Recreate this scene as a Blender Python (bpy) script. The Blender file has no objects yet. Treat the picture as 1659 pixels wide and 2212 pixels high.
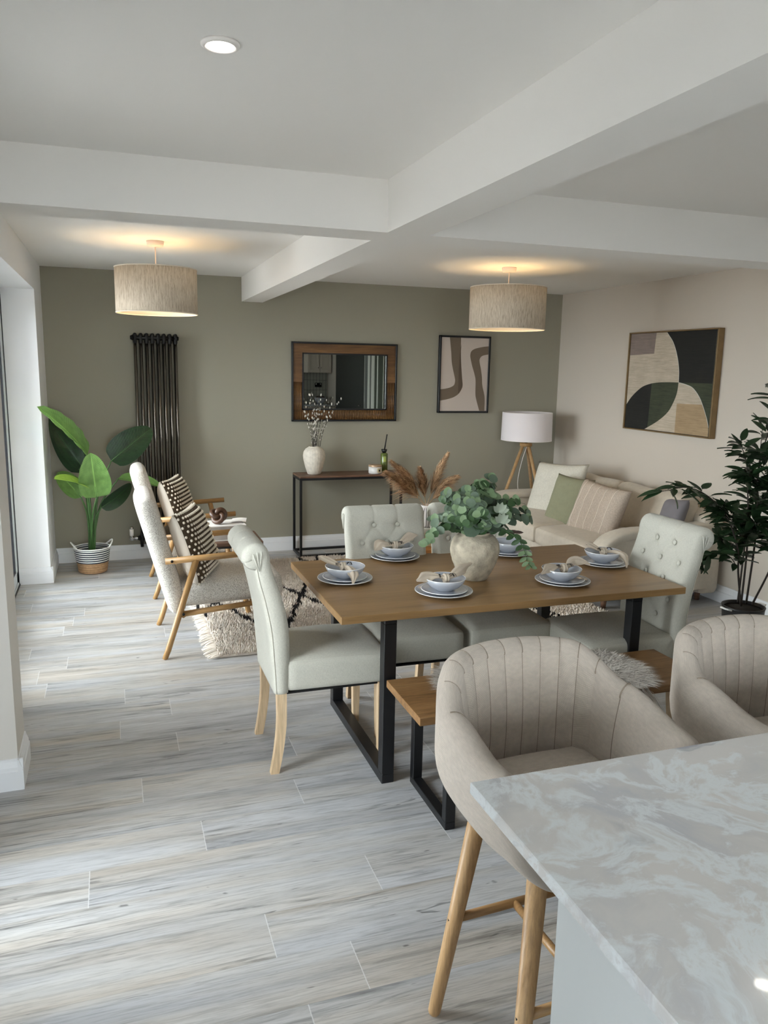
import bpy, bmesh, math, random
import numpy as np
from mathutils import Vector, Matrix, noise as mnoise
from mathutils.geometry import tessellate_polygon
R = random.Random(7)
C = bpy.context.scene.collection
SC = bpy.context.scene
V = Vector
PI = math.pi

# ------------------------------------------------------------------ camera
cam_d = bpy.data.cameras.new('camera'); cam = bpy.data.objects.new('camera', cam_d); C.objects.link(cam)
rt = V((0.94582, -0.32414, 0.01861)); up = V((0.04116, 0.17655, 0.98343)); fw = V((0.32206, 0.92939, -0.18033))
cam.matrix_world = Matrix(((rt.x, up.x, -fw.x, 0), (rt.y, up.y, -fw.y, 0), (rt.z, up.z, -fw.z, 1.6588), (0, 0, 0, 1)))
cam_d.sensor_fit = 'VERTICAL'; cam_d.sensor_height = 36; cam_d.lens = 36 * 1690.86 / 2212; cam_d.clip_start = 0.02
SC.camera = cam

# ------------------------------------------------------------------ world (overcast sky) and light
SC.view_settings.view_transform = 'Standard'; SC.view_settings.look = 'None'
SC.view_settings.gamma = 1; SC.view_settings.use_curve_mapping = False
SC.view_settings.exposure = 1.18
W = bpy.data.worlds.new('overcast'); SC.world = W; W.use_nodes = True
wn = W.node_tree.nodes; wl = W.node_tree.links
SKY = 10.5
bg = wn['Background']; bg.inputs['Strength'].default_value = SKY
tc = wn.new('ShaderNodeTexCoord'); sp = wn.new('ShaderNodeSeparateXYZ'); rp = wn.new('ShaderNodeValToRGB')
wl.new(tc.outputs['Generated'], sp.inputs[0]); wl.new(sp.outputs['Z'], rp.inputs[0]); wl.new(rp.outputs[0], bg.inputs['Color'])
rp.color_ramp.elements[0].position = 0.0; rp.color_ramp.elements[0].color = (0.93, 0.95, 0.99, 1)
rp.color_ramp.elements[1].position = 0.9; rp.color_ramp.elements[1].color = (0.95, 0.97, 1.0, 1)
SC.cycles.max_bounces = 10; SC.cycles.diffuse_bounces = 7; SC.cycles.transparent_max_bounces = 12
SC.cycles.sample_clamp_indirect = 8.0


def portal(name, loc, sx, sz):
    d = bpy.data.lights.new(name, 'AREA'); d.shape = 'RECTANGLE'; d.size = sx; d.size_y = sz
    d.cycles.is_portal = True
    o = bpy.data.objects.new(name, d); C.objects.link(o); o.location = loc
    o.rotation_euler = V((1, 0, 0)).to_track_quat('-Z', 'Z').to_euler()
    return o


portal('daylight_portal', (-0.84, 5.13, 1.085), 2.17, 2.34)
portal('daylight_portal', (-0.84, 0.1, 1.085), 2.17, .4)
portal('daylight_portal', (-0.84, 2.325, 1.085), 2.17, .85)
bk_portal = portal('daylight_portal', (0.8, -2.2, 1.3), 1.8, 1.7); bk_portal.rotation_euler = (PI / 2, 0, 0)


# ------------------------------------------------------------------ materials
def lin(c):
    c = c / 255.0
    return c / 12.92 if c <= 0.04045 else ((c + 0.055) / 1.055) ** 2.4


def col(r, g, b): return (lin(r), lin(g), lin(b), 1.0)


class NT:
    def __init__(s, name):
        s.m = bpy.data.materials.new(name); s.m.use_nodes = True
        s.n = s.m.node_tree.nodes; s.l = s.m.node_tree.links
        s.b = s.n['Principled BSDF']; s.out = s.n['Material Output']

    def new(s, t, **k):
        x = s.n.new('ShaderNode' + t)
        for a, b in k.items(): setattr(x, a, b)
        return x

    def set(s, sock, v):
        if hasattr(v, 'default_value') or isinstance(v, bpy.types.NodeSocket): s.l.new(v, sock)
        else: sock.default_value = v

    def math(s, op, a, b=0.0, c=None):
        x = s.new('Math', operation=op); s.set(x.inputs[0], a); s.set(x.inputs[1], b)
        if c is not None: s.set(x.inputs[2], c)
        return x.outputs[0]

    def coord(s, scale=(1, 1, 1), kind='Object', rot=(0, 0, 0), loc=(0, 0, 0)):
        t = s.new('TexCoord'); mp = s.new('Mapping'); s.l.new(t.outputs[kind], mp.inputs[0])
        mp.inputs['Scale'].default_value = scale; mp.inputs['Rotation'].default_value = rot
        mp.inputs['Location'].default_value = loc
        return mp.outputs[0]

    def noise(s, vec, scale=5, detail=3, rough=0.5, dist=0.0, dim='3D'):
        x = s.new('TexNoise', noise_dimensions=dim); s.l.new(vec, x.inputs['Vector'])
        x.inputs['Scale'].default_value = scale; x.inputs['Detail'].default_value = detail
        x.inputs['Roughness'].default_value = rough; x.inputs['Distortion'].default_value = dist
        return x.outputs['Fac']

    def ramp(s, f, stops, interp='LINEAR'):
        x = s.new('ValToRGB'); s.l.new(f, x.inputs[0]); cr = x.color_ramp; cr.interpolation = interp
        while len(cr.elements) < len(stops): cr.elements.new(0.5)
        for e, (p, c) in zip(cr.elements, stops):
            e.position = p; e.color = c if len(c) == 4 else (*c, 1)
        return x.outputs[0]

    def mix(s, f, a, b, mode='MIX'):
        x = s.new('Mix', data_type='RGBA', blend_type=mode); s.set(x.inputs[0], f); s.set(x.inputs[6], a); s.set(x.inputs[7], b)
        return x.outputs[2]

    def bump(s, h, strength=0.3, dist=0.01, normal=None):
        x = s.new('Bump'); x.inputs['Strength'].default_value = strength; x.inputs['Distance'].default_value = dist
        s.l.new(h, x.inputs['Height'])
        if normal is not None: s.l.new(normal, x.inputs['Normal'])
        s.l.new(x.outputs[0], s.b.inputs['Normal']); return x.outputs[0]


G = lambda v: (v, v, v, 1)


def plain(name, c, rough=0.5, metal=0.0, var=0.0, vscale=3.0, bump=0.0, bscale=200.0, bdist=0.002, spec=None, trans=0.0, coat=0.0, sheen=0.0):
    t = NT(name); b = t.b
    b.inputs['Base Color'].default_value = c; b.inputs['Roughness'].default_value = rough; b.inputs['Metallic'].default_value = metal
    if spec is not None: b.inputs['Specular IOR Level'].default_value = spec
    if coat: b.inputs['Coat Weight'].default_value = coat
    if sheen: b.inputs['Sheen Weight'].default_value = sheen; b.inputs['Sheen Roughness'].default_value = 0.5
    if trans: b.inputs['Transmission Weight'].default_value = trans
    v = t.coord()
    if var:
        n = t.noise(v, vscale, 4)
        lo = tuple(x * (1 - var) for x in c[:3]); hi = tuple(min(1, x * (1 + var)) for x in c[:3])
        t.set(b.inputs['Base Color'], t.ramp(n, [(0.3, lo), (0.7, hi)]))
    if bump: t.bump(t.noise(v, bscale, 3, 0.6), bump, bdist)
    return t.m


def wood(name, light, mid, dark, axis='X', scale=1.0, rough=0.45, gloss=0.0, grain=1.0):
    t = NT(name); k = {'X': (1, 9, 9), 'Y': (9, 1, 9), 'Z': (9, 9, 1)}[axis]
    v = t.coord(tuple(x * scale for x in k))
    n1 = t.noise(v, 1.6, 5, 0.6, 0.6)
    fine = t.coord(tuple((x * scale * (1 if x > 1 else 0.5)) for x in k))
    n2 = t.noise(fine, 14, 4, 0.7)
    c1 = t.ramp(n1, [(0.25, dark), (0.48, mid), (0.75, light)])
    c2 = t.ramp(n2, [(0.3, G(1 - 0.35 * grain)), (0.6, G(1))])
    t.set(t.b.inputs['Base Color'], t.mix(1.0, c1, c2, 'MULTIPLY'))
    t.b.inputs['Roughness'].default_value = rough
    t.bump(n2, 0.15, 0.001)
    return t.m


M = {}
M['ceiling'] = plain('ceiling_paint', col(232, 230, 226), 0.9, bump=0.05, bscale=90)
M['wall_white'] = plain('cream_wall_paint', col(200, 191, 179), 0.85, bump=0.05, bscale=120)
M['wall_offwhite'] = plain('white_wall_paint', col(234, 235, 236), 0.85, bump=0.05, bscale=120)
M['sage'] = plain('sage_wall_paint', col(153, 149, 134), 0.85, bump=0.05, bscale=120)
M['trim'] = plain('white_satin_trim', col(232, 234, 237), 0.35)
M['upvc'] = plain('pale_grey_door_frame', col(205, 212, 214), 0.35)
M['gasket'] = plain('black_gasket', col(22, 24, 30), 0.5)
M['black'] = plain('black_powder_coat', col(18, 19, 22), 0.42)
M['iron'] = plain('raw_metal_lacquer', col(104, 98, 90), 0.22, 0.92, var=0.15, vscale=6)
M['irondark'] = plain('dark_cast_iron', col(24, 23, 22), 0.45, 0.6)
M['chrome'] = plain('chrome', col(215, 215, 218), 0.12, 1.0)
M['mirror'] = plain('mirror_glass', col(205, 208, 205), 0.01, 1.0)
M['white'] = plain('white_plastic', col(236, 232, 228), 0.5)
M['pinkwhite'] = plain('white_ceiling_rose', col(232, 215, 208), 0.55)
M['china'] = plain('pale_grey_stoneware', col(180, 184, 192), 0.16, coat=0.4)
M['chinarim'] = plain('white_glazed_rim', col(240, 240, 240), 0.2, coat=0.3)
M['oak'] = wood('light_oak', col(214, 178, 132), col(196, 158, 112), col(170, 130, 86), 'Z', 1.0, 0.42)
M['oakX'] = wood('light_oak_lengthwise', col(196, 156, 106), col(178, 138, 90), col(150, 112, 70), 'X', 1.0, 0.4)
M['paleoak'] = wood('washed_oak', col(222, 196, 160), col(206, 178, 142), col(180, 150, 114), 'Z', 1.0, 0.6)
M['honey'] = wood('honey_oak', col(190, 130, 70), col(170, 112, 58), col(140, 88, 42), 'X', 1.0, 0.4)
M['walnut'] = wood('walnut_veneer', col(128, 96, 76), col(110, 80, 62), col(84, 60, 46), 'X', 1.0, 0.45)
M['knot'] = wood('dark_carved_wood', col(98, 68, 48), col(78, 52, 36), col(52, 34, 24), 'X', 4.0, 0.38)
M['mirrorwood'] = wood('mirror_frame_wood', col(140, 102, 58), col(108, 74, 40), col(74, 48, 26), 'X', 1.0, 0.5)


def mk_linen():
    t = NT('sage_cream_linen'); c = col(196, 194, 182)
    h = t.noise(t.coord((1, 1, .12)), 900, 2, .6); w = t.noise(t.coord((.15, .15, 1)), 900, 2, .6); big = t.noise(t.coord(), 9, 3, .5)
    f = t.math('ADD', h, w); cc = t.ramp(t.math('MULTIPLY', f, .5), [(.36, tuple(x * .84 for x in c[:3])), (.62, tuple(x * 1.08 for x in c[:3]))])
    t.set(t.b.inputs['Base Color'], t.mix(.5, cc, t.mix(1.0, cc, t.ramp(big, [(.3, G(.93)), (.7, G(1.05))]), 'MULTIPLY')))
    t.b.inputs['Roughness'].default_value = .85; t.b.inputs['Sheen Weight'].default_value = .15
    t.bump(t.math('ADD', f, t.math('MULTIPLY', big, 6.0)), .35, .0035); return t.m


M['linen'] = mk_linen()
M['sofa'] = plain('oatmeal_sofa_fabric', col(198, 188, 172), 0.9, var=0.05, vscale=30, bump=0.3, bscale=350, bdist=0.001, sheen=0.15)
M['cushion_light'] = plain('pale_woven_cushion', col(205, 201, 188), 0.9, var=0.07, vscale=80, bump=0.4, bscale=260, bdist=0.0015)
M['cushion_green'] = plain('olive_cushion', col(138, 138, 112), 0.9, var=0.04, vscale=60, bump=0.3, bscale=300, bdist=0.001)
M['cushion_beige'] = plain('taupe_woven_cushion', col(180, 165, 150), 0.9, var=0.14, vscale=110, bump=0.35, bscale=280, bdist=0.0012)
M['cushion_grey'] = plain('lilac_grey_cushion', col(122, 118, 122), 0.85)
M['cream_thread'] = plain('cream_thread', col(222, 212, 196), 0.9)
M['cream_cotton'] = plain('cream_cotton', col(216, 206, 192), 0.9, bump=0.2, bscale=300, bdist=0.001)
M['brown_weave'] = plain('brown_weave', col(72, 58, 42), 0.9, bump=0.3, bscale=300)
M['napkin'] = plain('beige_napkin_linen', col(196, 182, 164), 0.85, var=0.05, vscale=30, bump=0.2, bscale=400, bdist=0.0006)
M['napkinprint'] = plain('black_line_print', col(40, 36, 36), 0.8)
M['concrete'] = plain('rough_concrete', col(172, 162, 143), 0.85, var=0.28, vscale=28, bump=0.8, bscale=60, bdist=0.006)
M['vasewhite'] = plain('chalky_white_ceramic', col(214, 206, 192), 0.8, var=0.12, vscale=40, bump=0.5, bscale=70, bdist=0.003)
M['twig'] = plain('dark_twig', col(40, 32, 28), 0.8)
M['catkin'] = plain('pale_catkin', col(205, 200, 190), 0.9)
M['pampas'] = plain('dry_pampas', col(196, 162, 124), 0.95, var=0.3, vscale=25)
M['pampas2'] = plain('dark_pampas', col(144, 108, 78), 0.95, var=0.3, vscale=25)
M['leaf1'] = plain('eucalyptus_blue_green', col(86, 103, 84), 0.55, var=0.12, vscale=30)
M['leaf2'] = plain('eucalyptus_green', col(54, 80, 46), 0.5, var=0.15, vscale=30)
M['leaf3'] = plain('eucalyptus_pale', col(112, 134, 98), 0.55, var=0.1, vscale=30)
M['lamb'] = plain('silver_leaf', col(150, 160, 142), 0.7)
M['stem'] = plain('green_stem', col(62, 98, 48), 0.5, var=0.15, vscale=20)
M['brownleaf'] = plain('brown_leaf', col(70, 52, 44), 0.6)
M['darkleaf'] = plain('dark_glossy_leaf', col(34, 56, 32), 0.38, var=0.2, vscale=20)
M['bark'] = plain('dark_bark', col(46, 38, 32), 0.8, bump=0.4, bscale=80)
M['blackpot'] = plain('black_pot', col(24, 24, 25), 0.4)
M['soil'] = plain('dark_soil', col(40, 34, 28), 0.95, bump=0.8, bscale=60, bdist=0.01)
M['jute'] = plain('jute', col(172, 138, 102), 0.9, var=0.15, vscale=50, bump=0.8, bscale=70, bdist=0.004)
M['ropewhite'] = plain('white_cotton_rope', col(228, 228, 224), 0.9)
M['ropenavy'] = plain('dark_blue_rope', col(36, 46, 62), 0.9)
M['base_panel'] = plain('light_grey_cabinet', col(196, 199, 199), 0.45)
M['cab'] = plain('cream_cabinet_paint', col(214, 204, 190), 0.45)
M['darkpanel'] = plain('charcoal_panel_paint', col(58, 60, 56), 0.6)
M['book'] = plain('white_book_cover', col(232, 228, 224), 0.5)
M['pages'] = plain('grey_book_pages', col(176, 170, 164), 0.8, var=0.15, vscale=12, bump=0.3, bscale=200)
M['candle_lid'] = plain('rose_gold_lid', col(190, 160, 130), 0.35, 0.4)
M['candle'] = plain('frosted_white_jar', col(216, 214, 210), 0.3)
M['label_cream'] = plain('cream_label', col(216, 200, 160), 0.6)
M['label_green'] = plain('yellow_green_label', col(150, 164, 82), 0.6)
M['grasscloth'] = plain('olive_bottle', col(88, 100, 44), 0.2, coat=0.4)
M['patio'] = plain('pale_patio_paving', col(160, 155, 152), 0.8, var=0.1, vscale=3)
M['lampwhite'] = plain('white_lampshade', col(226, 220, 222), 0.8, bump=0.1, bscale=300)
M['goldframe'] = plain('bronze_frame', col(132, 108, 74), 0.45, 0.35, var=0.1, vscale=15)
M['velcro'] = plain('black_lining', col(15, 15, 16), 0.9)
M['dkoak'] = wood('bench_oak', col(172, 134, 90), col(146, 108, 68), col(92, 66, 40), 'X', 1.3, 0.42, grain=1.2)
M['tile'] = None


def emis(name, c, s):
    t = NT(name); e = t.new('Emission'); e.inputs[0].default_value = c; e.inputs[1].default_value = s
    t.l.new(e.outputs[0], t.out.inputs[0]); return t.m


M['led'] = emis('downlight_glow', (1.0, 0.93, 0.82, 1), 22)
M['bulb'] = emis('warm_bulb_glow', (1.0, 0.70, 0.36, 1), 48)


def mk_glass():
    t = NT('door_glass'); t.n.remove(t.b)
    a = t.new('BsdfTransparent'); a.inputs[0].default_value = (0.93, 0.96, 0.96, 1); g = t.new('BsdfGlossy'); g.inputs['Roughness'].default_value = 0.0
    f = t.new('Fresnel'); f.inputs[0].default_value = 1.45; mx = t.new('MixShader')
    t.l.new(f.outputs[0], mx.inputs[0]); t.l.new(a.outputs[0], mx.inputs[1]); t.l.new(g.outputs[0], mx.inputs[2]); t.l.new(mx.outputs[0], t.out.inputs[0])
    return t.m


M['glass'] = mk_glass()


def mk_table():
    t = NT('table_oak_veneer'); v = t.coord((0.55, 5.5, 5.5))
    n1 = t.noise(v, 2.2, 5, 0.6, 1.2); v2 = t.coord((2.0, 60, 60)); n2 = t.noise(v2, 2, 4, 0.65)
    c1 = t.ramp(n1, [(0.28, col(118, 90, 56)), (0.45, col(144, 112, 72)), (0.62, col(156, 122, 80)), (0.8, col(134, 102, 64))])
    c2 = t.ramp(n2, [(0.3, G(0.82)), (0.55, G(1))])
    t.set(t.b.inputs['Base Color'], t.mix(1.0, c1, c2, 'MULTIPLY')); t.b.inputs['Roughness'].default_value = 0.33
    t.bump(n2, 0.08, 0.0006); return t.m


M['table'] = mk_table()


def mk_floor():
    t = NT('washed_grey_plank_floor')
    g = t.new('TexCoord'); s = t.new('SeparateXYZ'); t.l.new(g.outputs['Object'], s.inputs[0])
    x, y = s.outputs[0], s.outputs[1]
    yy = t.math('DIVIDE', t.math('SUBTRACT', y, 0.05), 0.19)
    row = t.math('FLOOR', yy); fy = t.math('FRACT', yy)
    w = t.new('TexWhiteNoise', noise_dimensions='1D'); t.l.new(row, w.inputs['W'])
    xx = t.math('ADD', t.math('DIVIDE', x, 1.22), w.outputs['Value'])
    cl = t.math('FLOOR', xx); fx = t.math('FRACT', xx)
    w2 = t.new('TexWhiteNoise', noise_dimensions='2D'); cb = t.new('CombineXYZ'); t.l.new(cl, cb.inputs[0]); t.l.new(row, cb.inputs[1])
    t.l.new(cb.outputs[0], w2.inputs['Vector']); rnd = w2.outputs['Value']
    off = t.math('MULTIPLY', rnd, 37.0)

    def vec(sx, sy):
        c = t.new('CombineXYZ'); t.set(c.inputs[0], t.math('ADD', t.math('MULTIPLY', x, sx), off)); t.set(c.inputs[1], t.math('MULTIPLY', y, sy)); t.set(c.inputs[2], off)
        return c.outputs[0]
    broad = t.noise(vec(0.75, 9.0), 1.0, 3, 0.5, 0.4)
    hue = t.noise(vec(0.5, 6.0), 1.3, 2, 0.5, 0.2)
    streak = t.noise(vec(2.6, 42.0), 1.0, 5, 0.65, 0.9)
    fine = t.noise(vec(9.0, 170.0), 1.0, 3, 0.7)
    mask = t.noise(vec(1.6, 6.0), 1.0, 3, 0.55)
    knot = t.noise(vec(4.0, 26.0), 1.1, 2, 0.5, 2.0)
    base = t.ramp(broad, [(0.30, col(138, 138, 139)), (0.46, col(180, 181, 182)), (0.64, col(206, 206, 205))])
    warm = t.ramp(hue, [(0.40, col(196, 198, 203)), (0.52, col(198, 195, 191)), (0.68, col(202, 190, 174))])
    c = t.mix(0.55, base, warm)
    pl = t.ramp(rnd, [(0.0, G(0.90)), (0.35, G(1.0)), (0.65, G(0.94)), (1.0, G(1.03))])
    c = t.mix(1.0, c, pl, 'MULTIPLY')
    dk = t.ramp(streak, [(0.36, G(0.34)), (0.46, G(0.80)), (0.54, G(1.0))])
    mk = t.ramp(mask, [(0.42, G(0.15)), (0.62, G(0.85))])
    c = t.mix(mk, c, t.mix(1.0, c, dk, 'MULTIPLY'))
    c = t.mix(0.55, c, t.mix(1.0, c, t.ramp(fine, [(0.35, G(0.62)), (0.55, G(1.05))]), 'MULTIPLY'))
    c = t.mix(1.0, c, t.ramp(knot, [(0.24, G(0.42)), (0.29, G(1.0))]), 'MULTIPLY')
    ey = t.math('LESS_THAN', t.math('MINIMUM', fy, t.math('SUBTRACT', 1.0, fy)), 0.006)
    ex = t.math('LESS_THAN', t.math('MINIMUM', fx, t.math('SUBTRACT', 1.0, fx)), 0.0012)
    c = t.mix(t.math('MULTIPLY', ey, 0.30), c, G(0.25)); c = t.mix(t.math('MULTIPLY', ex, 0.7), c, G(0.72))
    t.set(t.b.inputs['Base Color'], c)
    t.set(t.b.inputs['Roughness'], t.ramp(fine, [(0.3, G(0.40)), (0.7, G(0.52))]))
    t.b.inputs['Specular IOR Level'].default_value = 0.45
    t.bump(t.math('ADD', streak, t.math('MULTIPLY', fine, 0.5)), 0.12, 0.0015)
    return t.m


M['floor'] = mk_floor()


def mk_marble():
    t = NT('veined_grey_quartz'); v = t.coord()
    wv = t.new('TexNoise'); t.l.new(v, wv.inputs['Vector']); wv.inputs['Scale'].default_value = 2.2; wv.inputs['Detail'].default_value = 4
    vm = t.new('VectorMath', operation='SCALE'); t.l.new(wv.outputs['Color'], vm.inputs[0]); vm.inputs['Scale'].default_value = 0.55
    va = t.new('VectorMath', operation='ADD'); t.l.new(v, va.inputs[0]); t.l.new(vm.outputs[0], va.inputs[1]); q = va.outputs[0]
    cloud = t.noise(q, 5.0, 7, 0.6, 0.3)
    edge = t.noise(q, 3.6, 9, 0.68, 0.3)
    smoke = t.noise(q, 3.4, 6, 0.62, 0.8)
    c = t.ramp(cloud, [(0.36, col(186, 187, 191)), (0.5, col(199, 197, 195)), (0.62, col(206, 203, 200))])
    vein = t.ramp(edge, [(0.455, G(0)), (0.492, G(0.85)), (0.505, G(0.85)), (0.56, G(0))])
    c = t.mix(vein, c, col(216, 221, 223))
    big = t.ramp(t.noise(q, 1.6, 5, 0.6, 0.5), [(0.56, G(0)), (0.64, G(0.6))])
    c = t.mix(big, c, col(206, 212, 216))
    sm = t.ramp(smoke, [(0.33, G(0.7)), (0.42, G(0.0))])
    c = t.mix(sm, c, col(138, 142, 152))
    geo = t.new('NewGeometry'); sn = t.new('SeparateXYZ'); t.l.new(geo.outputs['Normal'], sn.inputs[0])
    t.set(t.b.inputs['Base Color'], c)
    t.b.inputs['Roughness'].default_value = 0.14; t.b.inputs['Coat Weight'].default_value = 0.3
    return t.m


M['marble'] = mk_marble()


def mk_weave(name, c1, c2, sc=420.0, kind='UV'):
    """basket weave: two crossed threads over a checker"""
    t = NT(name); uv = t.coord((1, 1, 1), kind); s = t.new('SeparateXYZ'); t.l.new(uv, s.inputs[0])
    a = t.math('SINE', t.math('MULTIPLY', s.outputs[0], sc)); b = t.math('SINE', t.math('MULTIPLY', s.outputs[1], sc * 1.15))
    h = t.math('ABSOLUTE', t.math('ADD', a, b)); h = t.math('MULTIPLY', h, 0.5)
    n = t.noise(uv, 55, 3, 0.6)
    c = t.ramp(h, [(0.0, c2), (0.55, c1), (1.0, tuple(min(1, x * 1.12) for x in c1[:3]))])
    t.set(t.b.inputs['Base Color'], t.mix(0.5, c, t.mix(1.0, c, t.ramp(n, [(0.3, G(0.78)), (0.7, G(1.08))]), 'MULTIPLY')))
    t.b.inputs['Roughness'].default_value = 0.9; t.b.inputs['Sheen Weight'].default_value = 0.15
    t.bump(h, 0.7, 0.0016); return t.m


M['weave'] = mk_weave('beige_basket_weave', col(222, 210, 197), col(164, 151, 137), 1500.0)


def mk_boucle():
    t = NT('cream_boucle'); v = t.coord()
    n = t.noise(v, 210, 3, 0.6, 0.3); n2 = t.noise(v, 60, 2, 0.6)
    t.set(t.b.inputs['Base Color'], t.ramp(n, [(0.34, col(158, 150, 140)), (0.48, col(210, 204, 194)), (0.60, col(230, 226, 218))]))
    t.b.inputs['Roughness'].default_value = 0.95; t.b.inputs['Sheen Weight'].default_value = 0.3
    t.bump(t.math('ADD', n, t.math('MULTIPLY', n2, 0.5)), 0.9, 0.006); return t.m


M['boucle'] = mk_boucle()
M['seamline'] = plain('taupe_seam', col(140, 127, 112), .9)


def mk_shade():
    t = NT('natural_linen_shade'); t.n.remove(t.b)
    v = t.coord((1, 1, 0.12)); n = t.noise(v, 160, 4, 0.7, 0.5)
    c = t.ramp(n, [(0.34, col(176, 160, 140)), (0.5, col(206, 192, 172)), (0.66, col(220, 208, 190))])
    d = t.new('BsdfDiffuse'); tr = t.new('BsdfTranslucent'); t.l.new(c, d.inputs[0]); t.l.new(c, tr.inputs[0]); mx = t.new('MixShader'); mx.inputs[0].default_value = 0.06
    t.l.new(d.outputs[0], mx.inputs[1]); t.l.new(tr.outputs[0], mx.inputs[2]); t.l.new(mx.outputs[0], t.out.inputs[0]); return t.m


M['shade'] = mk_shade()
M['shade_in'] = plain('white_shade_lining', col(236, 228, 214), 0.7)


def mk_bigleaf(name, c1, c2, tr):
    t = NT(name); uv = t.coord((1, 1, 1), 'UV'); s = t.new('SeparateXYZ'); t.l.new(uv, s.inputs[0])
    av = t.math('ABSOLUTE', t.math('SUBTRACT', s.outputs[1], 0.5))
    rib = t.math('SINE', t.math('MULTIPLY', t.math('SUBTRACT', s.outputs[0], t.math('MULTIPLY', av, 0.25)), 210.0))
    n = t.noise(uv, 6, 3)
    c = t.ramp(n, [(0.3, c1), (0.7, c2)])
    mid = t.math('LESS_THAN', av, 0.022)
    c = t.mix(t.math('MULTIPLY', mid, 0.6), c, tuple(min(1, x * 1.9) for x in c2[:3]) + (1,))
    c = t.mix(0.12, c, t.ramp(rib, [(0.0, G(0.0)), (1.0, G(1.0))]), 'OVERLAY')
    t.set(t.b.inputs['Base Color'], c); t.b.inputs['Roughness'].default_value = 0.36
    t.bump(rib, 0.18, 0.002)
    tl = t.new('BsdfTranslucent'); t.l.new(c, tl.inputs[0]); mx = t.new('MixShader'); mx.inputs[0].default_value = tr
    t.l.new(t.b.outputs[0], mx.inputs[1]); t.l.new(tl.outputs[0], mx.inputs[2]); t.l.new(mx.outputs[0], t.out.inputs[0]); return t.m


M['bigleaf'] = mk_bigleaf('shaded_green_leaf', col(24, 48, 26), col(34, 66, 34), 0.12)  # leaves in the dark get this deeper green, lit ones the paler copies
M['bigleaf_lit'] = mk_bigleaf('lit_green_leaf', col(98, 136, 70), col(120, 160, 84), 0.3)
M['bigleaf_lime'] = mk_bigleaf('lime_green_leaf', col(128, 164, 56), col(150, 182, 78), 0.35)


def mk_rug(name, a, b):
    t = NT(name); v = t.coord(); n = t.noise(v, 9, 4, 0.6)
    t.set(t.b.inputs['Base Color'], t.ramp(n, [(0.3, a), (0.7, b)])); t.b.inputs['Roughness'].default_value = 1.0; return t.m


M['rug'] = mk_rug('cream_shag_pile', col(208, 196, 184), col(236, 226, 214))
M['rugblack'] = mk_rug('black_shag_pile', col(20, 19, 20), col(34, 32, 33))
M['fur'] = mk_rug('silver_sheepskin', col(200, 193, 184), col(236, 231, 224))
M['furdark'] = mk_rug('grey_sheepskin', col(160, 153, 146), col(184, 176, 168))


def mk_tile():
    t = NT('vertical_green_tile'); v = t.coord((1, 1, 1)); s = t.new('SeparateXYZ'); t.l.new(v, s.inputs[0])
    cb = t.new('CombineXYZ'); t.l.new(s.outputs[2], cb.inputs[0]); t.l.new(s.outputs[0], cb.inputs[1])
    b = t.new('TexBrick'); t.l.new(cb.outputs[0], b.inputs['Vector']); b.offset = 0.0
    b.inputs['Color1'].default_value = col(150, 150, 142); b.inputs['Color2'].default_value = col(168, 168, 158); b.inputs['Mortar'].default_value = col(90, 90, 86)
    b.inputs['Scale'].default_value = 1.0; b.inputs['Brick Width'].default_value = 0.2; b.inputs['Row Height'].default_value = 0.065; b.inputs['Mortar Size'].default_value = 0.003
    t.l.new(b.outputs[0], t.b.inputs['Base Color']); t.b.inputs['Roughness'].default_value = 0.2; return t.m


M['tile'] = mk_tile()


def mk_stripe():
    t = NT('striped_curtain_fabric'); v = t.coord(); s = t.new('SeparateXYZ'); t.l.new(v, s.inputs[0])
    f = t.math('FRACT', t.math('MULTIPLY', s.outputs[1], 4.6))
    t.set(t.b.inputs['Base Color'], t.ramp(f, [(0.0, col(74, 78, 66)), (0.5, col(215, 216, 205)), (0.8, col(120, 122, 118))], 'CONSTANT'))
    t.b.inputs['Roughness'].default_value = 0.9; return t.m


M['stripe'] = mk_stripe()


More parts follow.
